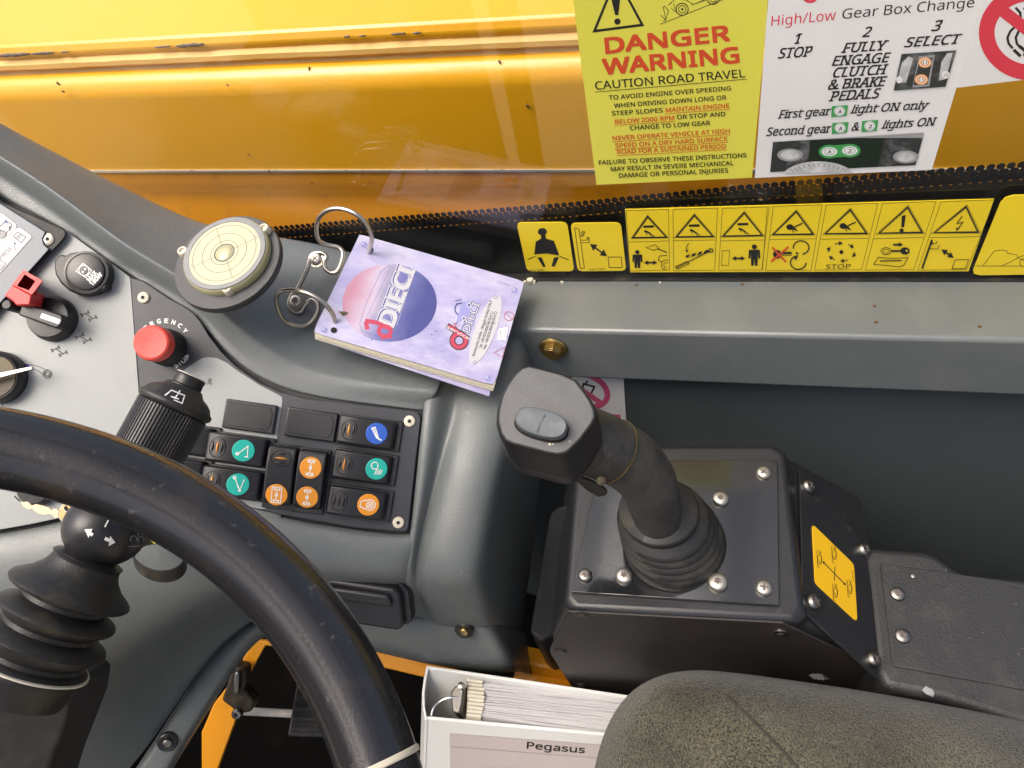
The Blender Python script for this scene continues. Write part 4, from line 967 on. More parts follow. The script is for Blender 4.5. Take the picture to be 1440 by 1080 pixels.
def rocker(c, q, label, icons, ribs=-1, amber=True, flip=1, dead=False):
    """c, q: centre and a point along the long axis; icons: [(position along the axis, disc material, kind)]"""
    F = fpl(off(.0015), c, q)
    t_ = thing('rocker_switch', label, 'switch', None, 'rocker switches on the panel', M=F)
    mb = MB(); mb.box(-.0255, .0265, -.0125, .0125, 0, .0022); obj('bezel', mb, M['switch'], t_, M=F, bevel=.0007)
    mb = MB(); prof = [(-.0225, .001), (-.0243, .006), (-.0235, .0105), (-.020, .0122), (-.009, .0128), (.004, .0112), (.0165, .0092), (.0205, .0082), (.0222, .005), (.0225, .001)]
    if flip < 0: prof = [(-x, z) for x, z in prof][::-1]
    n = len(prof); vs = []
    for y in (-.0111, .0111): vs += [Vector((x, y, z)) for x, z in prof]
    mb.add(vs, [tuple(range(n)), tuple(range(2 * n - 1, n - 1, -1))] + [(i, i + n, (i + 1) % n + n, (i + 1) % n) for i in range(n)])
    rk = obj('rocker', mb, M['switch'], t_, M=F, bevel=.0016, seg=3, blim=30, ang=30)
    def top(x):
        P = prof if prof[0][0] < prof[-1][0] else prof[::-1]
        for (xa, za_), (xb, zb_) in zip(P[1:-1], P[2:-1]):
            if xa <= x <= xb: return za_ + (zb_ - za_) * (x - xa) / (xb - xa)
        return .009
    if ribs:
        x0 = ribs * .0145
        mb = MB()                                             # oval ring round the ribs
        mb.tube([Vector((x0 + .0062 * math.cos(a), .0079 * math.sin(a), top(x0 + .0062 * math.cos(a)) + .0001)) for a in [i * 2 * math.pi / 28 for i in range(28)]], .00045, 6, True); obj('finger_ring', mb, M['switch'], rk, M=F)
        for i in (-1, 0, 1):
            mb = MB(); xx = x0 + i * .0036; hl = .0055 if i == 0 else .0048
            mb.loft([[Vector((xx + .0010 * math.sin(a) * math.sin(math.pi * t_i), -hl + 2 * hl * t_i, top(xx) + .0012 * max(0, math.cos(a)) * math.sin(math.pi * t_i) - .0001)) for a in [j * 2 * math.pi / 10 for j in range(10)]] for t_i in (.03, .15, .35, .5, .65, .85, .97)])
            obj('indicator_lens' if i == 0 and amber else 'grip_rib', mb, M['amber'] if i == 0 and amber else M['switch'], rk, M=F)
    for (x, dm, kind) in icons:
        z = top(x) ; sl_ = (top(x + .004) - top(x - .004)) / .008
        Fd = F @ Matrix.Translation((x, 0, z)) @ Matrix.Rotation(-math.atan(sl_), 4, 'Y')
        mb = MB(); mb.lathe([(.0086, -.002), (.0086, .0003), (.0082, .0006), (.00001, .0007)], None, 36); obj('icon_disc', mb, M[dm], rk, M=Fd)
        vert = kind in ('axle', 'axle_box')
        k = Ink(lambda a, b, l: Vector((b, -a, .0007 + l)) if vert else Vector((a, b, .0007 + l)), yup)
        icon(k, kind, 0, 0, .0083)
        k.build(rk, {'ink_white': 'icon_symbol'}, M=Fd)
    return t_
dv = (90, 12.5)
def hz(c): return (c[0] + dv[0], c[1] + dv[1])
for c, lab in (((353, 586), 'plain black blanking cover on the light grey inset of the switch panel'), ((438.6, 597), 'plain black blanking cover on dark panel left of the blue switch')):
    F = fpl(off(.0015), c, hz(c))
    t_ = thing('blanking_cover', lab, 'cover', None, 'blanking covers on the panel', M=F)
    mb = MB(); mb.box(-.0205, .0205, -.0118, .0118, 0, .0042); obj('frame', mb, M['switch'], t_, M=F, bevel=.0012, seg=3)
    mb = MB(); mb.prism([(-.017, .009), (.015, .009), (.0175, .005), (.0175, -.005), (.015, -.009), (-.017, -.009), (-.0185, -.005), (-.0185, .005)], .0042, .0047); obj('cover_face', mb, M['switch'], t_, M=F, bevel=.0003)
rocker((519, 608), hz((519, 608)), 'rocker switch with blue disc at the top right of the panel', [(.0075, 'bluedisc', 'cylinder')])
rocker((512.5, 656), hz((512.5, 656)), 'rocker switch with teal disc showing a work lamp', [(.011, 'teal', 'lamp')])
rocker((505.5, 706), hz((505.5, 706)), 'rocker switch with orange disc showing an engine outline at bottom right', [(.0085, 'orangedisc', 'engine')], amber=False)
rocker((338.5, 632), hz((338.5, 632)), 'rocker switch with teal disc under the blanking cover on light inset', [(.0055, 'teal', 'hook_up')])
rocker((331, 678.5), hz((331, 678.5)), 'rocker switch with teal disc touching the steering wheel rim', [(.0055, 'teal', 'hook_down')])
def vt(c): return (c[0] - 12.5, c[1] + 88)
rocker((397, 669), vt((397, 669)), 'upright rocker switch with one orange disc at its lower end', [(.0145, 'orangedisc', 'axle_box')])
rocker((439, 675), vt((439, 675)), 'upright rocker switch with two orange discs one above the other', [(-.0105, 'orangedisc', 'axle'), (.0130, 'orangedisc', 'axle')], ribs=0)
rocker((262, 617), hz((262, 617)), 'black rocker switch half hidden behind the ribbed wiper knob', [], ribs=0)
rocker((250, 663), hz((250, 663)), 'black rocker switch mostly hidden between wiper knob and wheel rim', [], ribs=0)

# ================================================================== bubble level on its sprung stud
z8 = zz(.27778, 240, 260)
lc = V(319, 367, .553); ln = Vector((.10, -.24, 1)).normalized()
F = frame(lc, Vector((1, .15, 0)), ln)
bl = thing('bubble_level', 'round bull eye bubble level with cream dial on top of the dashboard', 'level', None, M=F)
pl_ = (lc, ln)
def lr(x0, y0, x1, y1): return (PP(x0, y0, pl_) - PP(x1, y1, pl_)).length / 2
rb = lr(*z8(20, 470), *z8(553, 285)); 
mb = MB(); mb.lathe([(rb * .97, -.0065), (rb, -.0055), (rb, -.001), (rb * .985, 0), (.00001, 0)], None, 72); obj('base_disc', mb, M['leveldisc'], bl, M=F)
ro = rb * .80
Ft = F @ Matrix.Translation((.001, .003, 0))
mb = MB(); mb.lathe([(ro, 0), (ro, .0045), (ro * .97, .0062), (ro * .93, .0062)], Ft, 72); obj('cream_housing', mb, M['creamrim'], bl)
mb = MB(); mb.lathe([(ro * .965, .0063), (ro * .95, .0070), (ro * .84, .0070), (ro * .83, .0065)], Ft, 72); obj('grey_ring', mb, M['greyring'], bl)
mb = MB(); mb.lathe([(ro * .86, .0058), (ro * .86, .0067), (.00001, .0067)], Ft, 72); obj('dial', mb, M['cream'], bl)
def lm(x, y, l): return Ft @ Vector((x, y, .0067 + l))
k = Ink(lm, yup)
for f in (.74, .52, .32): k.arc('ink', .0003, 0, 0, ro * f, n=56)
k.arc('ink', .0009, 0, 0, ro * .225, n=40)
for a in (25, 115, 205, 295): k.line('ink', .00028, (ro * .24 * math.cos(R(a)), ro * .24 * math.sin(R(a))), (ro * .76 * math.cos(R(a)), ro * .76 * math.sin(R(a))))
for a in (25, 205): k.text('ink_grey', '5', (ro * .77 * math.cos(R(a)) - .002, ro * .77 * math.sin(R(a)) - .001), (ro * .77 * math.cos(R(a)) + .0015, ro * .77 * math.sin(R(a)) - .001), .004)
k.build(bl)
mb = MB(); mb.lathe([(ro * .2, .0067), (ro * .17, .0074), (ro * .1, .0078), (.00001, .008)], Ft, 32); obj('bubble', mb, M['creamrim'], bl)
for (x, y) in ((56, 330), (468, 214), (281, 518)):
    p = PP(*z8(x, y), (lc + ln * .006, ln)); Fq = frame(p - ln * .006, Vector((1, 0, 0)), ln)
    mb = MB(); mb.lathe([(.0042, 0), (.0042, .0035), (.0038, .0058), (.0036, .0060), (.0024, .0060), (.0022, .0045), (.00001, .0045)], None, 20); obj('corner_screw', mb, M['nylon'], bl, M=Fq)
sp = V(*z8(345, 605), .622)
Fq = frame(sp - ln * .008, Vector((1, 0, 0)), ln)
mb = MB(); mb.lathe([(.0028, 0), (.0028, .05)], None, 14); st_ = obj('stud', mb, M['zinc'], bl, M=Fq)
pts = [Fq @ Vector((.0046 * math.cos(a), .0046 * math.sin(a), .001 + a / (2 * math.pi) * .0042)) for a in [i * .4 for i in range(110)]]
mb = MB(); mb.tube(pts, .0008, 6); obj('spring', mb, M['steel'], st_)

# ================================================================== wire ring holder screwed to the cowl
rh = thing('wire_holder', 'bent steel wire holder with two open rings screwed to the dashboard', 'wire holder', V(430, 400, .62))
def wire(seq, name):
    path = smooth_path([V(*z8(x, y), d) for x, y, d in seq], 7); mb = MB(); mb.tube(path, .0019, 12); return obj(name, mb, M['wire'], rh)
wire([(1000, 345, .612), (1008, 322, .603), (1018, 270, .588), (996, 205, .578), (940, 150, .573), (870, 122, .575), (800, 126, .58), (752, 165, .588), (738, 222, .596), (750, 278, .604), (790, 303, .609), (848, 316, .611), (872, 345, .611), (862, 400, .611), (840, 440, .611), (808, 444, .611), (780, 420, .611), (778, 390, .611), (788, 362, .611), (765, 345, .611), (725, 350, .611), (702, 385, .611), (690, 430, .611), (645, 520, .613), (612, 562, .613), (600, 605, .613), (622, 642, .613), (660, 640, .613), (682, 605, .613), (712, 582, .612), (742, 600, .611), (745, 640, .610), (718, 690, .608), (680, 715, .605), (630, 712, .60), (580, 690, .594), (548, 640, .586), (535, 585, .578), (550, 545, .571), (605, 532, .566), (690, 548, .562), (765, 590, .563), (815, 645, .568), (833, 700, .576), (826, 738, .586), (815, 765, .596)], 'wire_frame')
for (x, y) in ((738, 378), (636, 590)):
    Fq = frame(V(*z8(x, y), .6125), Vector((1, 0, 0)), Vector((.2, -.5, .85)))
    screw(rh, Fq, .0052, 'zinc', 'cross', .28, washer=.0072)
# ================================================================== ring bound handbook
z9 = zz(.22222, 440, 330)
TL, TR, BR, BL = V(505.6, 330.5, .618), V(736.7, 395.6, .612), V(696.5, 540.5, .566), V(442, 465.6, .569)
nn = ((TR - TL).cross(BL - TL)).normalized(); nn = nn if nn.dot(CAM - TL) > 0 else -nn
NB = (TL, nn); nbF = frame((TL + BR) / 2, TR - TL, nn)
hb = thing('handbook', 'small ring bound handbook with lilac cover hanging on the wire holder', 'handbook', None, M=nbF)
def nb(x, y, o=0): return PP(x, y, (TL + nn * o, nn))
cover = mat('lilac_cover_print', (.34, .32, .54), .3, dust=[((.58, .57, .66), 11, .40, .6, .95), ((.20, .18, .45), 9, .5, .66, .85), ((.62, .62, .68), 240, .62, .8, .4)], stretch=(.5, 1.2, 1), coat=.35, bump=(30, .04, 'noise')); M['cover'] = cover; M['hb_red'] = mat('handbook_red_ink', (.44, .055, .10), .3); M['hb_white'] = mat('handbook_white_ink', (.5, .5, .52), .3)  # pale patches in the cover colour paint in its white glare
cq = [z9(295, 0), z9(335, 8), z9(1290, 282), z9(1335, 300), z9(1325, 345), z9(1165, 900), z9(1140, 945), z9(1090, 938), z9(60, 635), z9(8, 612), z9(24, 565)]
mb = MB(); a = [nb(x, y, 0) for x, y in cq]; mb.loft([a, [p - nn * .0006 for p in a]]); obj('cover', mb, M['cover'], hb)
random.seed(3)
tot = .0007
for i in range(14):
    th = random.uniform(.0005, .0008)
    dx, dy = random.uniform(-2.5, .6) - (i * .35), random.uniform(-.4, 2.6)
    q = [(505.6 + dx, 331 + dy * .4), (735.5 + dx * .1, 396.5), (696 + dx * .3, 540 + dy), (442.5 + dx * .3, 466 + dy)]
    mb = MB(); a = [nb(x, y, 0) - nn * tot for x, y in q]; mb.loft([a, [p - nn * th for p in a]]); obj('page', mb, M['paper'], hb); tot += th + .00012
mb = MB(); q = [(503, 331), (735, 397), (689, 548), (446, 468)]; a = [nb(x, y, 0) - nn * tot for x, y in q]; mb.loft([a, [p - nn * .0009 for p in a]]); obj('back_cover', mb, M['cover'], hb)
k = Ink(lambda x, y, l: nb(x, y, l))
# printed ball: a flat print whose own ink runs from pink to blue
bm_ = bpy.data.materials.new('printed_ball'); bm_.use_nodes = True; t = bm_.node_tree; N = t.nodes; L = t.links
tc = N.new("ShaderNodeTexCoord"); mp = N.new("ShaderNodeMapping"); L.new(tc.outputs["Object"], mp.inputs[0])
sx = N.new("ShaderNodeSeparateXYZ"); L.new(mp.outputs[0], sx.inputs[0])
mr = N.new("ShaderNodeMapRange"); mr.inputs[1].default_value = -.062; mr.inputs[2].default_value = .008; L.new(sx.outputs[0], mr.inputs[0])
nz = N.new("ShaderNodeTexNoise"); nz.inputs["Scale"].default_value = 35; L.new(tc.outputs["Object"], nz.inputs[0])
ad_ = N.new("ShaderNodeMath"); ad_.operation = 'MULTIPLY_ADD'; ad_.inputs[1].default_value = .35; L.new(nz.outputs[0], ad_.inputs[0]); L.new(mr.outputs[0], ad_.inputs[2])
cr = N.new("ShaderNodeValToRGB"); L.new(ad_.outputs[0], cr.inputs[0])
cr.color_ramp.elements[0].position = .12; cr.color_ramp.elements[0].color = (.44, .15, .21, 1); cr.color_ramp.elements[1].position = 1.05; cr.color_ramp.elements[1].color = (.06, .065, .23, 1)
e = cr.color_ramp.elements.new(.42); e.color = (.48, .41, .52, 1); e = cr.color_ramp.elements.new(.68); e.color = (.16, .17, .37, 1)
L.new(cr.outputs[0], N["Principled BSDF"].inputs["Base Color"]); N["Principled BSDF"].inputs["Roughness"].default_value = .3
M['ball'] = bm_
c3 = nbF.inverted() @ nb(*z9(488, 425))
rbx = (nb(*z9(188, 425)) - nb(*z9(785, 425))).length / 2
mb = MB(); mb.add([Vector((c3.x + rbx * math.cos(i * math.pi / 32), c3.y + rbx * math.sin(i * math.pi / 32), c3.z + .00012)) for i in range(64)], [tuple(range(64))]); obj('printed_ball', mb, M['ball'], hb, M=nbF, flat=True)
k.k = 4
k.line('ink_blue', .5, z9(490, 190), z9(430, 235), z9(340, 430), z9(295, 565), z9(310, 610), z9(440, 650)); k.line('ink_blue', .5, z9(640, 235), z9(668, 290), z9(640, 420), z9(560, 590), z9(525, 645)); k.line('ink_blue', .4, z9(495, 200), z9(400, 400), z9(340, 520)); k.line('hb_white', .5, z9(610, 225), z9(610, 330), z9(530, 575))
k.text('hb_white', 'DIECI', z9(505, 580), z9(640, 225), 23, bold=.055); k.text('ink_blue', 'DIECI', z9(501, 577), z9(636, 224), 22, bold=.02); k.text('hb_white', 'DIECI', z9(504, 579), z9(638, 225), 21, bold=.015)
k.text('ink_grey', 'macchine edili e agricole', z9(380, 545), z9(520, 205), 4.6)
k.arc('hb_red', 5.5, *z9(455, 610), 8.5, 7); k.line('hb_red', 6, z9(330, 545), z9(400, 555), z9(500, 600)); k.line('hb_red', 6, z9(335, 550), z9(345, 600)); k.line('hb_red', 6, z9(430, 650), z9(500, 640))
# service logo
k.arc('ink', 8.2, *z9(925, 670), 9.5, 9.5); k.line('ink', 8.2, z9(850, 575), z9(985, 660)); k.arc('hb_red', 5.6, *z9(925, 670), 9.5, 9.5); k.line('hb_red', 5.6, z9(856, 578), z9(980, 656)); k.text('hb_white', 'service', z9(845, 590), z9(985, 665), 4, bold=.03)
k.text('ink_blue', 'DIECI', z9(988, 622), z9(1056, 441), 11, bold=.05); k.text('hb_white', 'DIECI', z9(988, 622), z9(1056, 441), 10.4, bold=.012)
k.arc('ink_blue', 1.6, *z9(930, 470), 7, 8); k.line('ink_blue', 1.6, z9(905, 440), z9(955, 430), z9(970, 500), z9(915, 510)); k.poly('ink_purp', z9(945, 430), z9(990, 420), z9(1000, 470), z9(985, 520), z9(930, 545), z9(905, 560), z9(915, 520)); k.ell('hb_white', *z9(988, 445), 3, 3.4); k.ell('ink_blue', *z9(988, 445), 1.6, 2); k.ell('hb_white', *z9(955, 530), 3, 3.2); k.ell('ink_blue', *z9(955, 530), 1.6); k.line('hb_red', 1.4, z9(890, 560), z9(910, 590)); k.line('ink_blue', 1.2, z9(900, 420), z9(940, 410))
P = []
for i in range(40):
    a = 2 * math.pi * i / 40; u, v = 52 * math.cos(a), 14.5 * math.sin(a); ca, sa = math.cos(R(-69)), math.sin(R(-69)); P.append((440 + 1092 * .2222 + u * ca - v * sa, 330 + 600 * .2222 + u * sa + v * ca))
k.poly('hb_white', *P)
k.text('ink', 'Montecchio Emilia - (Reggio Emilia) ITALY', z9(1022, 770), z9(1135, 420), 3.5, bold=.02); k.text('ink', 'Tel. +39 0522/850740 (S.A.T.)', z9(1066, 720), z9(1142, 490), 3.5, bold=.02); k.text('ink', 'Fax. +39 0522 850744 (S.A.T.)', z9(1092, 725), z9(1166, 490), 3.5, bold=.02)
for (x, y) in ((1158, 396), (1025, 808)): k.arc('ink_blue', .6, *z9(x, y), 2.2)
for (x, y) in ((1276, 352), (1105, 908), (72, 602), (322, 62)): k.ell('ink_purp', *z9(x, y), 4.6, 4.2); k.ell('hb_white', *z9(x - 5, y - 4), 1.6); k.line('ink_blue', .6, z9(x - 12, y + 10), z9(x + 14, y - 8))
k.arc('hb_red', .7, *z9(1240, 515), 6.8, 6.2); k.line('hb_red', .7, z9(1222, 500), z9(1258, 530)); k.line('hb_red', .6, z9(1145, 745), z9(1215, 712), z9(1200, 775), closed=True)
for e in (0, 1): k.poly('sign_w', z9(1178 + e * 30, 595 - e * 12), z9(1206 + e * 30, 590 - e * 2), z9(1192 + e * 30, 670), z9(1166 + e * 30, 662)); k.line('ink_blue', .5, z9(1182 + e * 30, 605), z9(1196 + e * 30, 652)); k.line('ink_blue', .5, z9(1190 + e * 30, 602), z9(1180 + e * 30, 655))
k.text('ink_purp', 'AXB 1201', z9(1250, 312), z9(1165, 290), 3)
k.poly('brown', z9(160, 485), z9(200, 485), z9(225, 495), z9(190, 515), z9(175, 500)) 
for (x, y) in ((752, 632), (318, 712), (372, 665), (780, 610), (905, 560), (1150, 560)): k.ell('bug', *z9(x, y), .9)
for (x, y) in ((362, 92), (132, 604)): k.ell('hole', *z9(x, y), 4.4, 4.0, n=16)
k.build(hb, dict(NAMES, hb_white='white_print', hb_red='red_print', brown='brown_stain', bug='dirt_speck', hole='punched_hole'))
# ================================================================== joystick box
yaw = R(4.6)
BF = Matrix.Translation(Vector((-.0235, .2505, 1.25 - .49))) @ Matrix.Rotation(yaw, 4, 'Z')
jb = thing('joystick_box', 'black steel box with glossy top plate carrying the joystick', 'control box', None, M=BF)
def bx(x, y, z): return BF @ Vector((x, y, z))
# housing: rounded upper frame, left and right sides flaring outwards, then a straight pedestal
def ring(x0, x1, y0, y1, z, c=.006):
    return [Vector(p) for p in ((x0 + c, y0, z), (x1 - c, y0, z), (x1, y0 + c, z), (x1, y1 - c, z), (x1 - c, y1, z), (x0 + c, y1, z), (x0, y1 - c, z), (x0, y0 + c, z))]
mb = MB()
mb.loft([ring(-.105, .149, -.0665, .07, -.5), ring(-.105, .149, -.0665, .07, -.115), ring(-.101, .1455, -.0665, .07, -.07), ring(-.0835, .0835, -.0675, .071, -.012), ring(-.0815, .0815, -.0685, .072, -.004), ring(-.0785, .0785, -.0655, .069, .0005, .007)])
obj('housing', mb, M['boxblack'], jb, M=BF, bevel=.0025, seg=3, blim=20)
tpx = lambda x, y, h=-.4885: PH(x, y, h)
mb = MB(); q = [tpx(*p) for p in ((804, 834), (846, 649), (1093, 649), (1095.5, 853))]
mb.loft([q, [p + Vector((0, 0, .0022)) for p in q]]); obj('top_plate', mb, M['gloss'], jb, bevel=.0005)
TZ = -.4885 + .0022
up_ = Vector((0, 0, 1))
for (x, y, r, dr, m_) in ((823, 810, .0052, 'cross', 'darkscrew'), (1073.5, 666, .0054, 'cross', 'zinc'), (1074, 828, .0056, 'cross', 'zinc'), (878, 811, .0062, 'torx', 'zinc'), (1013, 703, .0062, 'torx', 'zinc'), (1009, 820, .0070, 'torx', 'zinc')):
    screw(jb, frame(PH(x, y, TZ), Vector((1, 0, 0)), up_), r, m_, dr, .34)
# front cover panel with its recessed screws
FYl = -.0672
fpt = BF @ Vector((0, FYl, 0)); fn = BF.to_3x3() @ Vector((0, -1, 0)); FP = (fpt, fn)
z10 = zz(.27778, 640, 780)
q = [PP(*z10(x, y), FP) for x, y in ((575, 276), (1500, 352), (1760, 420))] 
fl = [BF.inverted() @ p for p in [PP(*z10(x, y), FP) for x, y in ((575, 278), (480, 470), (484, 492), (592, 662))]]
outl = [(fl[0].x, fl[0].z), (.066, fl[0].z), (.142, -.085), (.142, -.46), (fl[3].x, -.46), (fl[3].x, fl[3].z), (fl[2].x, fl[2].z), (fl[1].x, fl[1].z)]
mb = MB(); Mf = BF @ Matrix(((1, 0, 0, 0), (0, 0, -1, FYl), (0, 1, 0, 0), (0, 0, 0, 1)))
mb.prism(outl, -.0, .0018); obj('front_panel', mb, M['boxfront'], jb, M=Mf, bevel=.0006)
for (x, y) in ((640, 300), (535, 487), (640, 660)):
    P = PP(*z10(x, y), (fpt + fn * .0018, fn)); screw(jb, frame(P, Vector((1, 0, 0)), fn), .0050, 'boxfront', 'cross', .12)
screw(jb, frame(PP(1097, 889, (fpt + fn * .0018, fn)), Vector((1, 0, 0)), fn), .0050, 'darkscrew', 'cross', .14)
# sloping right hand panel, with screws and a yellow joystick diagram
a_, b_, c_ = bx(.0845, -.06, -.0125), bx(.0845, .06, -.0125), bx(.1460, -.06, -.0700)
sn = (c_ - a_).cross(b_ - a_).normalized(); sn = sn if sn.x > 0 else -sn; SP = (a_, sn)
z11 = zz(.33333, 1040, 620)
q = [PP(*z11(x, y), SP) for x, y in ((246, 122), (262, 722), (575, 1012), (538, 452))]
mb = MB(); mb.loft([[p + sn * .0002 for p in q], [p + sn * .0016 for p in q]]); obj('side_panel', mb, M['boxblack'], jb, bevel=.0005)
SP2 = (a_ + sn * .0016, sn)
for (x, y) in ((282, 195), (302, 682), (516, 462), (556, 925)): screw(jb, frame(PP(*z11(x, y), SP2), Vector((0, 1, 0)), sn), .0058, 'darkscrew', 'cross', .42)
jd = thing('joystick_decal', 'yellow joystick direction decal on the sloping side of the black box', 'decal', PP(*z11(400, 560), SP2))
cc = [PP(*z11(x, y), SP2) for x, y in ((304, 366), (308, 358), (316, 362), (470, 512), (478, 524), (481, 540), (493, 748), (490, 757), (482, 754), (330, 614), (320, 602), (316, 590))]
mb = MB(); mb.loft([[p + sn * .0001 for p in cc], [p + sn * .0006 for p in cc]]); obj('sheet', mb, M['decal_o'], jd, ang=20)
SP3 = (a_ + sn * .0022, sn)
k = Ink(lambda x, y, l: PP(x, y, (SP3[0] + sn * l, sn)))
k.line('ink', 1.3, z11(352, 510), z11(445, 605)); k.line('ink', 1.1, z11(402, 530), z11(400, 590)); k.ell('ink', *z11(355, 513), 1.6); k.ell('ink', *z11(444, 604), 1.6)
for (x, y) in ((338, 500), (400, 480), (405, 640), (466, 625)):
    k.line('ink', .7, z11(x - 12, y - 38), z11(x - 8, y + 30), z11(x, y + 36)); k.line('ink', .7, z11(x - 4, y - 40), z11(x + 8, y - 5), z11(x + 4, y + 20), z11(x - 6, y)); k.line('ink', .8, z11(x, y - 20), z11(x + 6, y - 34)); k.arc('ink', .6, *z11(x, y), 3, 7)
k.line('ink', .5, z11(476, 545), z11(480, 590)); k.build(jd)
# left hand padded side slab
mb = MB()
s0 = [V(752, 905, .655), V(778, 905, .665), V(800, 850, .60), V(840, 700, .60), V(812, 690, .615), V(774, 714, .618)]
mb.loft([[V(744, 888, .640), V(760, 902, .640), V(790, 888, .642), V(797, 850, .60), V(808, 705, .60), V(782, 712, .612), V(772, 722, .615)], [p + Vector((0, 0, -.09)) for p in [V(744, 888, .640), V(760, 902, .640), V(790, 888, .642), V(797, 850, .60), V(808, 705, .60), V(782, 712, .612), V(772, 722, .615)]]])
obj('side_slab', mb, M['boxblack'], jb, bevel=.009, seg=4, blim=30)

# ================================================================== joystick
jc = PH(949, 762, TZ)
js = thing('joystick', 'black joystick with curved grip and grey thumb button on its head', 'joystick', jc)
ta = (PH(952, 700, -.435) - jc).normalized()
bF = Matrix(((1, 0, -.26, jc[0]), (0, 1, .06, jc[1]), (0, 0, 1, jc[2]), (0, 0, 0, 1)))
mb = MB()
R0 = .0360; prof = [(R0, -.002), (R0, .003), (R0 * .985, .006), (R0 * .95, .0072)]
for i in range(4):
    rr = R0 * (1 - .035 * i); z = .008 + i * .0062
    prof += [(rr * .93, z), (rr * .985, z + .0016), (rr * .985, z + .0036), (rr * .93, z + .0052)]
prof += [(R0 * .70, .0355), (R0 * .73, .0365), (R0 * .745, .038), (R0 * .745, .0412), (R0 * .725, .0423), (R0 * .5, .0432), (R0 * .43, .0447), (R0 * .38, .049), (R0 * .3, .058)]
mb.lathe(prof, bF, 56)
obj('bellows_boot', mb, M['rubber'], js, ang=50)
gp = [(930, 765, .503), (927, 740, .490), (921, 714, .476), (911, 679, .461), (886, 649, .447), (845, 627, .434), (806, 612, .426)]
gr = [.0145, .0151, .0169, .0187, .0199, .0204, .0205]
path = smooth_path([V(*p) for p in gp], 5); rads = []
for i in range(len(gr) - 1): rads += [gr[i] + (gr[i + 1] - gr[i]) * t / 5 for t in range(5)]
rads.append(gr[-1])
mb = MB(); mb.tube(path, rads, 28); obj('grip', mb, M['grip'], js)
# finger swell under the grip
a = [V(x, y, d) for x, y, d in ((806, 668, .426), (832, 676, .430), (856, 690, .438), (853, 697, .440), (842, 700, .440), (826, 690, .434), (812, 678, .430))]
mb = MB(); mb.loft([a, [p + fwd * .016 for p in a]]); obj('trigger', mb, M['black'], js, bevel=.002, seg=3)
for (x, y, d, r) in ((845, 676, .4225, .0030), (946, 729, .4745, .0038)):
    mb = MB(); P = V(x, y, d); mb.lathe([(.0005, -.003), (r, 0), (r * .6, .0006), (.00001, .0005)], frame(P, right, (CAM - P).normalized()), 16); obj('grip_screw', mb, M['brown'], js)
# head: a chamfered block with a flat top face
z7 = zz(.27778, 640, 480)
hc = V(762, 566, .392); hn = ((CAM - hc).normalized() * .93 + Vector((.0, .02, .42))).normalized(); HP = (hc, hn)
hout = [(372, 122), (440, 138), (545, 166), (612, 196), (655, 250), (690, 302), (712, 350), (716, 385), (700, 420), (640, 500), (580, 560), (555, 574), (520, 580), (470, 572), (380, 548), (290, 525), (250, 505), (228, 470), (212, 410), (216, 350), (236, 275), (265, 215), (305, 160), (338, 132)]
top = [PP(*z7(x, y), HP) for x, y in hout]; ctr = sum(top, Vector()) / len(top)
def scl(L_, f, d): return [ctr + (p - ctr) * f - hn * d for p in L_]
dd = Vector((.02, -.03, -1)).normalized()
body = [scl(top, .96, -.0002), scl(top, 1.0, .0012), scl(top, 1.035, .005), [p + dd * .018 for p in scl(top, 1.03, .004)], [p + dd * .029 for p in scl(top, .97, .004)], [p + dd * .034 for p in scl(top, .80, .004)]]
mb = MB(); mb.loft(body); obj('head', mb, M['black'], js, ang=50)
mb = MB(); mb.loft([scl(top, .955, .001), scl(top, .955, -.0012), scl(top, .93, -.0018)]); obj('head_plate', mb, M['headtop'], js, ang=30)
mb = MB(); mb.tube(scl(top, .962, -.0004), .0007, 6, True); obj('plate_groove', mb, M['hole'], js)
# neck that joins head and grip
mb = MB(); mb.tube(smooth_path([V(782, 600, .426), V(806, 614, .427), V(828, 629, .432)], 4), [.024, .0238, .0234, .023, .0225, .022, .0216, .0213, .0211], 24); obj('neck', mb, M['black'], js)
mb = MB(); sq = path[-8]; mb.tube([sq, sq + (path[-7] - path[-8]).normalized() * .0006], [.0211, .0211], 28); obj('seam_ring', mb, M['brown'], js)
HB = (hc + hn * .0018, hn)
bc = z7(437, 430)
Fb = fpl(HB, bc, z7(560, 465))
Lx = (PP(*z7(300, 400), HB) - PP(*z7(575, 465), HB)).length / 2; Ly = Lx * .52
def stad(f, g_): 
    o = []
    for i in range(32):
        a = 2 * math.pi * i / 32; c, s_ = math.cos(a), math.sin(a)
        o.append((Lx * f * math.copysign(abs(c) ** .8, c), Ly * g_ * math.copysign(abs(s_) ** .8, s_)))
    return o
mb = MB(); mb.loft([[Fb @ Vector((x, y, z)) for x, y in stad(f, f)] for f, z in ((1.0, .0003), (1.0, -.0006), (.6, -.0006))]); obj('button_well', mb, M['hole'], js)
mb = MB(); mb.loft([[Fb @ Vector((x, y + .0008, z + .25 * z * (x / Lx) ** 2)) for x, y in stad(f, f)] for f, z in ((.93, -.001), (.95, .003), (.94, .0062), (.88, .0078), (.72, .0082))]); tb = obj('thumb_button', mb, M['button'], js, ang=50)
mb = MB(); mb.tube([Fb @ Vector((x, y, z)) for x, y, z in ((-.0006, -Ly * .62, .0082), (0, 0, .0086), (.0006, Ly * .62, .0086))], .0007, 8); obj('rib', mb, M['headtop'], tb)
for (x, y, s_) in ((480, 521, .0009), (580, 506, .0005), (574, 460, .0004), (496, 520, .0006)):
    c = MB(); P = PP(*z7(x, y), HB); c.lathe([(s_, -.0002), (s_ * .7, s_ * .5), (.00001, s_ * .6)], frame(P, right, hn), 7); tag(obj('dirt_crumb', c, M['nylon'], js), kind='stuff')

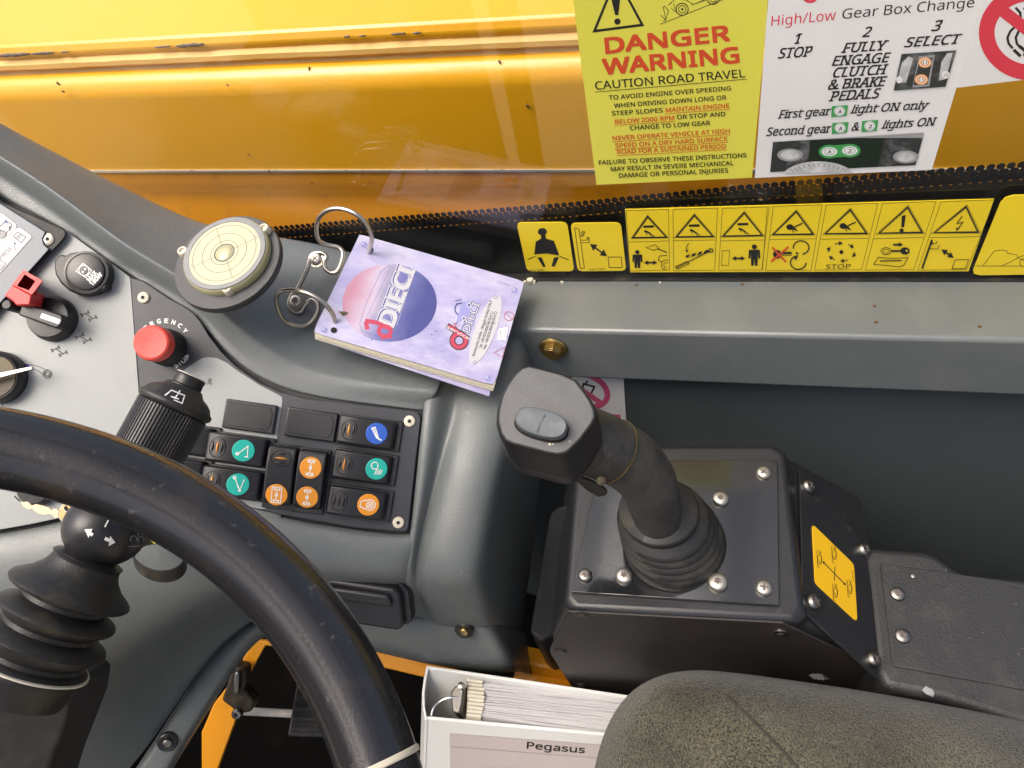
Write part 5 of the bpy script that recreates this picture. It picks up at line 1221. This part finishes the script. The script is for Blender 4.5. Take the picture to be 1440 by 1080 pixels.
# ================================================================== armrest console at the right
arm = thing('side_console', 'low black side console with screwed cover plate right of the joystick box', 'console', PH(1350, 890, -.60))
AZ = -.55
def az_(x, y, h=AZ): return PH(x, y, h)
o = [(1215, 768), (1300, 774), (1318, 780), (1345, 800), (1360, 806), (1460, 815), (1560, 824), (2200, 890), (2200, 1160), (1560, 1040), (1440, 1020), (1330, 985), (1244, 968), (1230, 940)]
mb = MB(); a = [az_(*p) for p in o]; mb.loft([[p + Vector((0, 0, -.45)) for p in a], a]); obj('console_body', mb, M['arm'], arm, bevel=.006, seg=4, blim=50)
o = [(1237, 793), (1440, 821.5), (2150, 918), (2150, 1090), (1440, 971), (1255, 937.5)]
mb = MB(); a = [az_(*p, AZ + .0002) for p in o]; mb.loft([a, [p + Vector((0, 0, .0014)) for p in a]]); obj('cover_plate', mb, M['arm'], arm, bevel=.0005)
for (x, y) in ((1262, 836), (1269, 895)): screw(arm, frame(az_(x, y, AZ + .0016), Vector((1, 0, 0)), up_), .0052, 'darkscrew', 'cross', .3)
screw(arm, frame(az_(1284.5, 810, AZ + .0016), Vector((1, 0, 0)), up_), .0021, 'darkscrew', 'cross', .3, name='small_screw')
c = MB(); P = az_(1306, 972, AZ + .002)
c.loft([[P + Vector((.0035 * random.uniform(.6, 1.2) * math.cos(a), .0035 * random.uniform(.6, 1.2) * math.sin(a), z)) for a in (0, 1, 2, 3, 4.2, 5.4)] for z in (-.0012, -.0006)])
tag(obj('paper_scrap', c, M['ink_grey']), 'small grey scrap of paper on the black side console', 'scrap')
c = MB(); P = PH(1150, 952, -.487)
c.loft([[P + Vector((.006 * random.uniform(.6, 1.2) * math.cos(a), .002 * random.uniform(.6, 1.2) * math.sin(a), z)) for a in (0, 1, 2, 3, 4.2, 5.4)] for z in (-.0004, .0004)])
tag(obj('foil_scrap', c, M['arm']), 'crumpled grey foil scrap between the seat cushion and black box', 'scrap')

# ================================================================== seat cushion
seatm = bpy.data.materials.new('seat_fabric'); seatm.use_nodes = True; t = seatm.node_tree; N = t.nodes; L = t.links; b = N["Principled BSDF"]
tc = N.new("ShaderNodeTexCoord"); vo = N.new("ShaderNodeTexVoronoi"); vo.inputs["Scale"].default_value = 1000; L.new(tc.outputs["Object"], vo.inputs["Vector"])
n1 = N.new("ShaderNodeTexNoise"); n1.inputs["Scale"].default_value = 900; n1.inputs["Detail"].default_value = 5; L.new(tc.outputs["Object"], n1.inputs[0])
n2 = N.new("ShaderNodeTexNoise"); n2.inputs["Scale"].default_value = 16; n2.inputs["Detail"].default_value = 6; L.new(tc.outputs["Object"], n2.inputs[0])
cr = N.new("ShaderNodeValToRGB"); L.new(n1.outputs[0], cr.inputs[0]); cr.color_ramp.elements[0].position = .36; cr.color_ramp.elements[0].color = (.020, .020, .016, 1); cr.color_ramp.elements[1].position = .66; cr.color_ramp.elements[1].color = (.165, .155, .092, 1)
mr = N.new("ShaderNodeMapRange"); mr.inputs[1].default_value = .4; mr.inputs[2].default_value = .68; mr.inputs[4].default_value = .75; L.new(n2.outputs[0], mr.inputs[0])
mx = N.new("ShaderNodeMix"); mx.data_type = 'RGBA'; mx.blend_type = 'MULTIPLY'; L.new(mr.outputs[0], mx.inputs[0]); L.new(cr.outputs[0], mx.inputs[6]); mx.inputs[7].default_value = (.32, .33, .33, 1)
sx = N.new("ShaderNodeSeparateXYZ"); L.new(tc.outputs["Object"], sx.inputs[0])          # lighter towards the middle of the cushion, darker along the rolled border
n3 = N.new("ShaderNodeTexNoise"); n3.inputs["Scale"].default_value = 30; n3.inputs["Detail"].default_value = 5; L.new(tc.outputs["Object"], n3.inputs[0])
m3 = N.new("ShaderNodeMath"); m3.operation = 'MULTIPLY_ADD'; m3.inputs[1].default_value = .035; L.new(n3.outputs[0], m3.inputs[0]); L.new(sx.outputs[1], m3.inputs[2])
r3 = N.new("ShaderNodeMapRange"); r3.inputs[1].default_value = .172; r3.inputs[2].default_value = .135; r3.inputs[3].default_value = .22; r3.inputs[4].default_value = 1; L.new(m3.outputs[0], r3.inputs[0])
m4 = N.new("ShaderNodeMix"); m4.data_type = 'RGBA'; L.new(r3.outputs[0], m4.inputs[0]); m4.inputs[6].default_value = (.012, .013, .015, 1); L.new(mx.outputs[2], m4.inputs[7])
L.new(m4.outputs[2], b.inputs["Base Color"]); b.inputs["Roughness"].default_value = .9; b.inputs["Sheen Weight"].default_value = .25; b.inputs["Specular IOR Level"].default_value = .2
bn = N.new("ShaderNodeBump"); bn.inputs["Strength"].default_value = .8; bn.inputs["Distance"].default_value = .0012; L.new(vo.outputs["Distance"], bn.inputs["Height"]); L.new(bn.outputs[0], b.inputs["Normal"])
M['seat'] = seatm; M['seamcloth'] = mat('seam_cloth', (.034, .033, .024), .9, bump=(900, .6, 'noise'), dust=((.1, .095, .06), 400, .5, .8, .6))  # crease cloth is coloured darker to suggest shade in the fold
seat = thing('seat_cushion', 'dark olive grey fabric seat cushion with rounded front edge at the bottom', 'seat', Vector((.2, .0, 1.25 - .62)))
sil = [(832, 1120), (846, 1050), (862, 1008), (885, 975), (915, 953), (955, 941), (1000, 940), (1060, 947), (1130, 957), (1200, 967), (1280, 981), (1360, 996), (1440, 1012), (1560, 1036), (1800, 1090), (2100, 1170)]
sil = [(x - 9, y - 10) for x, y in sil]
rows = []
sp0 = [V(x, y, .455 + (.03 if x < 900 else .02)) for x, y in sil]
cen = [V(1000, 1180, .43), V(1000, 1160, .43), V(1000, 1120, .43), V(1005, 1085, .43), V(1015, 1062, .43), V(1025, 1050, .43), V(1040, 1044, .43), V(1080, 1046, .43), V(1140, 1052, .43), V(1200, 1058, .43), V(1280, 1068, .43), V(1360, 1080, .43), V(1440, 1095, .43), V(1560, 1120, .43), V(1800, 1180, .43), V(2100, 1260, .43)]
for t_ in range(9):
    rw = []
    for p, c in zip(sp0, cen):
        if t_ == 0: q = p + Vector((0, 0, -.14)) + (c - p) * .12
        elif t_ == 1: q = p + Vector((0, 0, -.06)) - (c - p) * .02
        elif t_ == 2: q = p + Vector((0, 0, -.02)) - (c - p) * .03
        else:
            u = (t_ - 2) / 6; q = p + (c - p) * u + Vector((0, 0, .016 * math.sin(min(1, u * 2.2) * math.pi / 2)))
        rw.append(q)
    rows.append(rw)
# carry the cushion on to its middle
rows.append([q + Vector((.02, -.05, .004)) for q in rows[-1]]); rows.append([q + Vector((.02, -.22, -.01)) for q in rows[-2]])
mb = MB(); mb.grid(rows); so_ = obj('cushion', mb, M['seat'], seat, sub=3, solid=.008)
# dark tube sunk in the cloth, standing in for shade in a fold
bpy.context.view_layer.update()
ev = so_.evaluated_get(bpy.context.evaluated_depsgraph_get()); em = ev.to_mesh(); wm = W[so_.name]
sbv = BVHTree.FromPolygons([wm @ v.co for v in em.vertices], [tuple(p.vertices) for p in em.polygons]); ev.to_mesh_clear()
cr_p = []
for x, y in ((1022, 978), (1030, 987), (1040, 997), (1052, 1008), (1066, 1022), (1082, 1038), (1098, 1054), (1112, 1070), (1128, 1090)):
    h = sbv.ray_cast(CAM, ray(x, y).normalized())
    if h[0] is not None: cr_p.append(h[0] + ray(x, y).normalized() * .0006)
if len(cr_p) > 3:
    mb = MB(); mb.tube(smooth_path(cr_p, 5), .0013, 8); obj('seam', mb, M['seamcloth'], seat)
# ================================================================== binder
bd = thing('ring_binder', 'white ring binder marked Pegasus standing beside the seat cushion', 'binder', V(740, 1000, .66) - Vector((0, 0, .3)))
BH = -.655
def bp_(x, y, h=BH): return PH(x, y, h)
b0, b1 = bp_(602, 935.5), bp_(900, 979.5); f0, f1 = bp_(600, 1011), bp_(880, 1037)
ub = (b1 - b0).normalized(); uf = (f1 - f0).normalized()
lean = (PH(597, 1090, BH - .075) - f0) * 4
def board(a, b, th, nrm, name, mat='bind'):
    mb = MB(); mb.loft([[a, b, b + nrm * th, a + nrm * th], [p + lean for p in [a, b, b + nrm * th, a + nrm * th]]]); return obj(name, mb, M[mat], bd, bevel=.0008)
nb_ = Vector((-ub.y, ub.x, 0)); nf_ = Vector((uf.y, -uf.x, 0))
board(b0, b0 + ub * .30, .0028, -nb_, 'back_cover'); fc = board(f0, f0 + uf * .30, .0028, -nf_, 'front_cover')
spn = [bp_(600, 936), bp_(596, 955), bp_(593.5, 975), bp_(594, 992), bp_(597.5, 1012)]
mb = MB(); q = spn + [p + Vector((.0022, 0, 0)) for p in spn[::-1]]; mb.loft([q, [p + lean for p in q]]); obj('spine', mb, M['bind'], bd)
# page stack with individual leaves fanning at the top
random.seed(11)
n = 34
for i in range(n):
    t_ = (i + .5) / n
    a = bp_(676, 961 + 48 * t_, BH - .002 - random.uniform(0, .003)); e = bp_(905 - 6 * t_, 988 + 52 * t_ - 6 * math.sin(math.pi * t_), BH - .003 - random.uniform(0, .004))
    mdl = a + (e - a) * .5 + Vector((0, random.uniform(-.0008, .0008), -.0015))
    th = Vector((0, .00115, 0)); P = [a, mdl, e]
    mb = MB(); mb.loft([P + [p + th for p in P[::-1]], [p + lean * .9 for p in P + [p + th for p in P[::-1]]]]); obj('page', mb, M['page'], bd)
for i in range(10):
    t_ = (i + .5) / 10
    x0 = 655 + random.uniform(-1, 1) + 3 * math.sin(math.pi * t_); y0 = 955 + 54 * t_
    a = bp_(x0, y0, BH - .001); e = bp_(x0 + 22 + random.uniform(-2, 2), y0 + 3, BH - .0005 + random.uniform(-.001, .001)); th = Vector((0, .0022, 0))
    mb = MB(); mb.loft([[a, e, e + th, a + th], [p + lean * .9 for p in [a, e, e + th, a + th]]]); obj('divider', mb, M['paper'], bd)
mb = MB(); P = [bp_(607, 1006, BH - .004), bp_(610, 995, BH - .002), bp_(618, 987, BH + .002), bp_(628, 982, BH + .004), bp_(640, 981, BH + .003), bp_(652, 984, BH)]
mb.tube(smooth_path(P, 5), .0012, 10); obj('ring', mb, M['steel'], bd)
mb = MB(); a = [bp_(634, 975, BH), bp_(640, 966, BH), bp_(650, 962, BH), bp_(655, 966, BH), bp_(652, 990, BH), bp_(648, 1004, BH), bp_(637, 1003, BH)]
mb.loft([[p + Vector((0, 0, -.02)) for p in a], [p + Vector((0, 0, .003)) for p in a]]); rm = obj('ring_mechanism', mb, M['darkscrew'], bd, bevel=.002, seg=3)
mb = MB(); mb.lathe([(.0032, 0), (.0036, .003), (.0028, .006), (.00001, .007)], frame(bp_(650, 966, BH + .003), Vector((1, 0, 0)), up_), 18); obj('ring_rivet', mb, M['silver'], rm)
# front insert with its printed title strip
fo = f0 - nf_ * .0 ; fdir = lean.normalized(); fn_ = uf.cross(fdir); fn_ = fn_ if fn_.dot(CAM - f0) > 0 else -fn_
FPf = (f0 + fn_ * .0004, fn_)
def fp(x, y, l=0): return PP(x, y, (FPf[0] + fn_ * l, fn_))
z12 = zz(.26389, 480, 900)
mb = MB(); q = [fp(*z12(x, y)) for x, y in ((577, 497), (1420, 560), (1400, 800), (583, 800))]; mb.loft([q, [p + fn_ * .0004 for p in q]]); obj('title_sheet', mb, M['insert'], fc)
k = Ink(lambda x, y, l: fp(x, y, .0005 + l))
k.line('ink_grey', .9, z12(580, 568), z12(1400, 632)); k.line('ink_grey', .5, z12(580, 500), z12(1400, 561)); k.text('ink', 'Pegasus', z12(988, 578), z12(1296, 603), 9.2, bold=.02)
k.build(fc)

# ================================================================== chassis plates, pedals, things in the foot well
mb = MB(); z13 = zz(.27778, 300, 780)
q = [(140, 545), (205, 435), (330, 438), (350, 470), (262, 460), (150, 665), (118, 820), (20, 1090), (-60, 1090), (-60, 900), (0, 760), (90, 640)]
a = [V(*z13(x, y), .80) for x, y in q]; nd = fwd * .006; mb.loft([a, [p + nd for p in a]])
fr = thing('chassis_frame', 'orange painted steel frame around the dark foot well opening', 'frame', V(320, 980, .80)); obj('side_plate', mb, M['orange'], fr, bevel=.001)
mb = MB(); a = [V(*p, .74) for p in ((470, 900), (640, 945), (640, 966), (470, 926))]; mb.loft([a, [p + Vector((0, .03, -.004)) for p in a]]); obj('cross_bar', mb, M['orange'], fr, bevel=.004, seg=3)
rows = [[V(715, 905, .745), V(800, 925, .745), V(900, 985, .745)], [V(725, 930, .735), V(800, 945, .735), V(900, 990, .735)], [V(725, 942, .742), V(800, 957, .742), V(900, 998, .742)], [V(720, 960, .73), V(800, 972, .73), V(900, 1010, .73)], [V(700, 1010, .76), V(800, 1020, .76), V(900, 1040, .76)]]
mb = MB(); mb.grid(rows); obj('folded_sill', mb, M['orange'], fr, solid=.004)
pr_ = thing('pedal', 'dark ribbed pedal behind the steering wheel rim in the foot well', 'pedal', V(450, 985, .86))
Fp = frame(V(462, 990, .83), right, (CAM - V(462, 990, .83) + Vector((0, .2, .3))).normalized())
mb = MB(); mb.box(-.04, .045, -.035, .03, -.006, 0); obj('pedal_plate', mb, M['rubber'], pr_, M=Fp, bevel=.002)
for i in range(6):
    mb = MB(); mb.box(-.037, .042, -.030 + i * .0105, -.0255 + i * .0105, .0, .0035); obj('tread_bar', mb, M['rubber'], pr_, M=Fp, bevel=.0008)
mb = MB(); mb.tube([V(340, 1000, .83), V(418, 1004, .84), V(440, 1003, .845)], .0045, 12); obj('pedal_shaft', mb, M['white'], pr_)
br = thing('linkage_bracket', 'greasy dark linkage bracket at the edge of the orange frame', 'bracket', V(330, 975, .78))
a = [V(*z13(x, y), .775) for x, y in ((95, 560), (160, 575), (165, 650), (150, 680), (205, 740), (190, 800), (130, 810), (80, 770), (40, 740), (70, 650))]
mb = MB(); mb.loft([a, [p + fwd * .02 for p in a]]); obj('bracket_body', mb, mat('greasy_metal', (.035, .028, .018), .5, .3, dust=((.12, .09, .05), 60, .45, .75, .7)), br, bevel=.003)
a = [V(*z13(x, y), .765) for x, y in ((105, 600), (130, 590), (125, 700), (95, 720))]; mb = MB(); mb.loft([a, [p + fwd * .012 for p in a]]); obj('bracket_rib', mb, M['darkscrew'], br, bevel=.002)
screw(br, frame(V(*z13(125, 800), .765), right, -fwd), .006, 'darkscrew', 'hex', .5)

# ================================================================== steering wheel
wnr = Vector((.7, 0, 1)).normalized(); wc = CAM + Vector((-.267, -.083, -.235)); WR = .202
e1 = Vector((0, 1, 0)).cross(wnr).normalized(); WF = frame(wc, e1, wnr)
sw = thing('steering_wheel', 'worn black steering wheel rim sweeping across the lower left', 'steering wheel', None, M=WF)
def wang(px, py):
    p = WF.inverted() @ PP(px, py, (wc, wnr)); return math.atan2(p.y, p.x)
aC = wang(545, 1068); aS = wang(150, 650)
sgn = 1 if ((aS - aC + math.pi) % (2 * math.pi) - math.pi) > 0 else -1
span = R(300)
TR_ = .0178
def arc_pts(a0, a1, n, r=WR): return [WF @ Vector((r * math.cos(a0 + (a1 - a0) * i / n), r * math.sin(a0 + (a1 - a0) * i / n), 0)) for i in range(n + 1)]
mb = MB(); mb.tube(arc_pts(aC, aC + sgn * span, 150), TR_, 36, upv=wnr, flat=.95); obj('rim', mb, M['wheel'], sw)
mb = MB(); mb.tube(arc_pts(aC - sgn * .008, aC + sgn * .006, 4), [TR_ * 1.02, TR_ * 1.05, TR_ * 1.05, TR_ * 1.05, TR_ * 1.01], 36, upv=wnr, flat=.95); obj('collar', mb, M['nylon'], sw)
mb = MB(); mb.tube(arc_pts(aC - sgn * .010, aC - sgn * R(60), 40), TR_ * .98, 36, upv=wnr, flat=.95); obj('rim_joint', mb, M['black'], sw)
for a in (aC - sgn * R(30), aC + sgn * R(150)):
    mb = MB(); d = Vector((math.cos(a), math.sin(a), 0)); mb.tube([WF @ (d * WR + Vector((0, 0, -.004))), WF @ (d * .12 + Vector((0, 0, -.03))), WF @ (d * .03 + Vector((0, 0, -.05)))], [.014, .016, .02], 20, upv=wnr, flat=.6); obj('spoke', mb, M['black'], sw)
mb = MB(); mb.lathe([(.055, -.07), (.06, -.055), (.055, -.035), (.04, -.028), (.00001, -.026)], None, 40); obj('hub', mb, M['black'], sw, M=WF)

# ================================================================== column lever with rubber boot and ribbed wiper knob
LB = V(150, 742, .452); LT = min((V(268, 532, .40 + .001 * i) for i in range(110)), key=lambda p: abs((p - LB).normalized().dot((LB - CAM).normalized()) + .16))   # seen almost side on
LA = (LT - LB).normalized(); LF = frame(LB, right, LA)
pxm = .452 / 1000
lv = thing('column_lever', 'black column lever with bellows boot and ribbed wiper knob under the wheel', 'lever', None, M=LF)
SL_ = (LT - LB).length / ((268 - 150) ** 2 + (532 - 742) ** 2) ** .5
def pr_px(P): return [(r * pxm, s_ * SL_) for s_, r in P]
mb = MB()
boot = [(-240, 64), (-212, 70), (-206, 74), (-200, 75), (-195, 73), (-190, 64), (-184, 64), (-168, 80), (-164, 82), (-160, 80), (-150, 60), (-144, 60), (-132, 75), (-128, 77), (-124, 75), (-113, 54), (-107, 54), (-99, 77), (-95, 80), (-91, 78), (-80, 62), (-68, 51), (-58, 46), (-46, 44)]
mb.lathe(pr_px(boot), LF, 48); obj('bellows_boot', mb, M['rubber'], lv, ang=40)
mb = MB(); mb.lathe(pr_px([(-200, 74), (-199, 76.5), (-197, 76.5), (-196, 74)]), LF, 48); obj('boot_ring', mb, M['white'], lv)
mb = MB(); ball = [(-58, 42), (-48, 47)] + [(54 * math.sin(a) * .95 - 2, 55 * math.cos(a)) for a in [R(x) for x in range(-50, 51, 8)]] + [(50, 38), (66, 36), (80, 40)]
mb.lathe(pr_px(ball), LF, 48); bo = obj('lever_ball', mb, M['black'], lv, ang=60)
ballv = BVHTree.FromPolygons([v.copy() for v in mb.v], mb.f)
mb = MB(); N_ = 64
mb.lathe(pr_px([(72, 45), (74, 48), (187, 50.5), (191, 47)]), LF, N_ * 4, mod=lambda a, z: 1 - .035 * (1 if math.sin(a * N_) > .25 else 0)); obj('ribbed_knob', mb, M['black'], lv, ang=25)
mb = MB(); mb.lathe(pr_px([(188, 46), (191, 52), (195, 54), (199, 53.5), (203, 49), (209, 46), (214, 40), (219, 31), (224, 27), (226, 25)]), LF, 48); kc = obj('knob_cap', mb, M['rubber'], lv, ang=60)
capv = BVHTree.FromPolygons([v.copy() for v in mb.v], mb.f)
mb = MB(); mb.lathe(pr_px([(222, 26), (226, 26), (228, 22), (238, 21), (241, 22), (244, 21), (245.5, 16), (246, .01)]), LF, 40); ec = obj('end_button', mb, M['black'], lv)
mb = MB(); mb.lathe(pr_px([(243.8, 21.4), (244.6, 21.3), (245, 20.2), (244, 20)]), LF, 40); obj('button_rim', mb, M['white'], ec)
def on(bv):
    def f(x, y, l):
        r = ray(x, y).normalized(); h = bv.ray_cast(CAM, r)
        return (h[0] - r * (l + .0004)) if h[0] is not None else V(x, y, .44)
    return f
z5 = zz(.37037, 0, 680)
k = Ink(on(ballv)); k.sub = 4
k.poly('ink_white', z5(320, 174), z5(352, 172), z5(345, 184)); k.poly('ink_white', z5(320, 174), z5(345, 184), z5(336, 206)); k.line('ink_white', 5, z5(335, 184), z5(352, 196))
k.poly('ink_white', z5(438, 224), z5(412, 238), z5(416, 218)); k.poly('ink_white', z5(438, 224), z5(416, 218), z5(418, 198)); k.line('ink_white', 5, z5(422, 219), z5(398, 208))
k.line('ink_white', 2, z5(415, 132), z5(398, 165))
zs = zz(.37037, 0, 680)
k.arc('ink_grey', .9, *z5(508, 212), 4.5, 5, 150, 380); k.arc('ink_grey', .9, *z5(535, 214), 4, 5, 150, 380); k.line('ink_grey', .8, z5(488, 240), z5(545, 236)); k.line('ink_white', 1, z5(522, 195), z5(530, 182), z5(536, 188)); k.build(lv)
k = Ink(on(capv)); k.sub = 5; z2b = zz(.27778, 0, 420)
k.line('ink_white', 1.7, z2b(835, 490), z2b(868, 463), z2b(935, 490), z2b(922, 530), z2b(880, 512)); k.line('ink_white', 1.7, z2b(866, 495), z2b(905, 508)); k.line('ink_white', 1.7, z2b(900, 485), z2b(882, 505)); k.line('ink_white', 2, z2b(900, 482), z2b(912, 464)); k.build(lv)
cb = thing('column_cover', 'black matt steering column cover at the lower left corner', 'cover', V(20, 1040, .50))
ca = [V(-60, 930, .462), V(-20, 948, .466), V(40, 962, .47), V(92, 966, .476), V(99, 975, .477), V(94, 1010, .48), V(60, 1100, .49), V(30, 1200, .50), V(-60, 1200, .50)]
mb = MB(); mb.loft([ca, [p + fwd * .05 for p in ca]]); obj('cover_body', mb, M['blackmatt'], cb, bevel=.004, seg=3)

# ================================================================== keys, strap, ignition lock
ig = thing('ignition_lock', 'black round ignition lock half hidden under the steering wheel', 'lock', pp(56, 688))
mb = MB(); Fi = fpl(off(.0012), (56, 684), (90, 690)); mb.lathe([(.0145, 0), (.0145, .006), (.0125, .009), (.00001, .0095)], Fi, 36); obj('lock_body', mb, M['black'], ig)
ky = thing('key', 'flat brass coloured key with octagonal head beside the lever ball', 'key', pp(75, 715, .03))
z14 = zz(.185185, 0, 560)
def kpl(x, y, o): return pp(x, y, o)
q = [(155, 792), (210, 785), (225, 800), (240, 815), (270, 805), (320, 815), (370, 830), (390, 850), (412, 840), (432, 838), (445, 860), (440, 905), (420, 915), (400, 890), (370, 880), (340, 888), (300, 880), (265, 862), (245, 838), (215, 846), (180, 825)]
mb = MB(); a = [kpl(*z14(x, y), .030) for x, y in q]; mb.loft([a, [p - PN * .0018 for p in a]]); obj('blade', mb, M['keyp'], ky, bevel=.0002)
q = [(430, 882), (465, 815), (500, 780), (530, 790), (575, 812), (600, 880), (560, 970), (500, 980)]
mb = MB(); a = [kpl(*z14(x, y), .032) for x, y in q]; mb.loft([a, [p - PN * .0025 for p in a]]); kh = obj('head', mb, M['keym'], ky, bevel=.0003)
k = Ink(lambda x, y, l: kpl(x, y, .0322 + l)); k.line('white', 1.1, z14(500, 978), z14(432, 882), z14(468, 818), z14(502, 783)); k.poly('hole', z14(480, 835), z14(502, 815), z14(520, 845), z14(500, 860)); k.line('white', .9, z14(525, 785), z14(478, 828), z14(495, 862), z14(522, 852)); k.build(kh, {'white': 'worn_edge', 'hole': 'key_hole'})
sp_ = thing('key_strap', 'black strap loop with lime printing hanging behind the lever ball', 'strap', V(222, 780, .53))
pts = []
for i in range(40):
    a = 2 * math.pi * i / 40; pts.append(V(222 + 36 * math.cos(a) * .98 - 8 * math.sin(a), 776 + 24 * math.sin(a) + 10 * math.cos(a), .535 - .012 * math.sin(a)))
mb = MB(); h = (fwd * .4 + down).normalized() * .010
ri = [p for p in pts]; n = len(ri); c_ = sum(ri, Vector()) / n
v = []
for p in ri: 
    o_ = (p - c_).normalized() * .001; v += [p, p + h, p + h + o_, p + o_]
mb.add(v, [(4 * i + j, 4 * i + (j + 1) % 4, 4 * ((i + 1) % n) + (j + 1) % 4, 4 * ((i + 1) % n) + j) for i in range(n) for j in range(4)]); obj('strap_loop', mb, M['rubber'], sp_)
mb = MB(); q = [(568, 195), (590, 190), (625, 212), (620, 226), (585, 228), (570, 215)]; a = [V(*z5(x, y), .515) for x, y in q]; mb.loft([a, [p + fwd * .001 for p in a]]); obj('lime_label', mb, M['lime'], sp_)
k = Ink(lambda x, y, l: V(x, y, .5215 - l)); k.text('lime', 'MACHINERY', z5(655, 238), z5(700, 282), 4.2, bold=.02); k.build(sp_, {'lime': 'lime_lettering'})
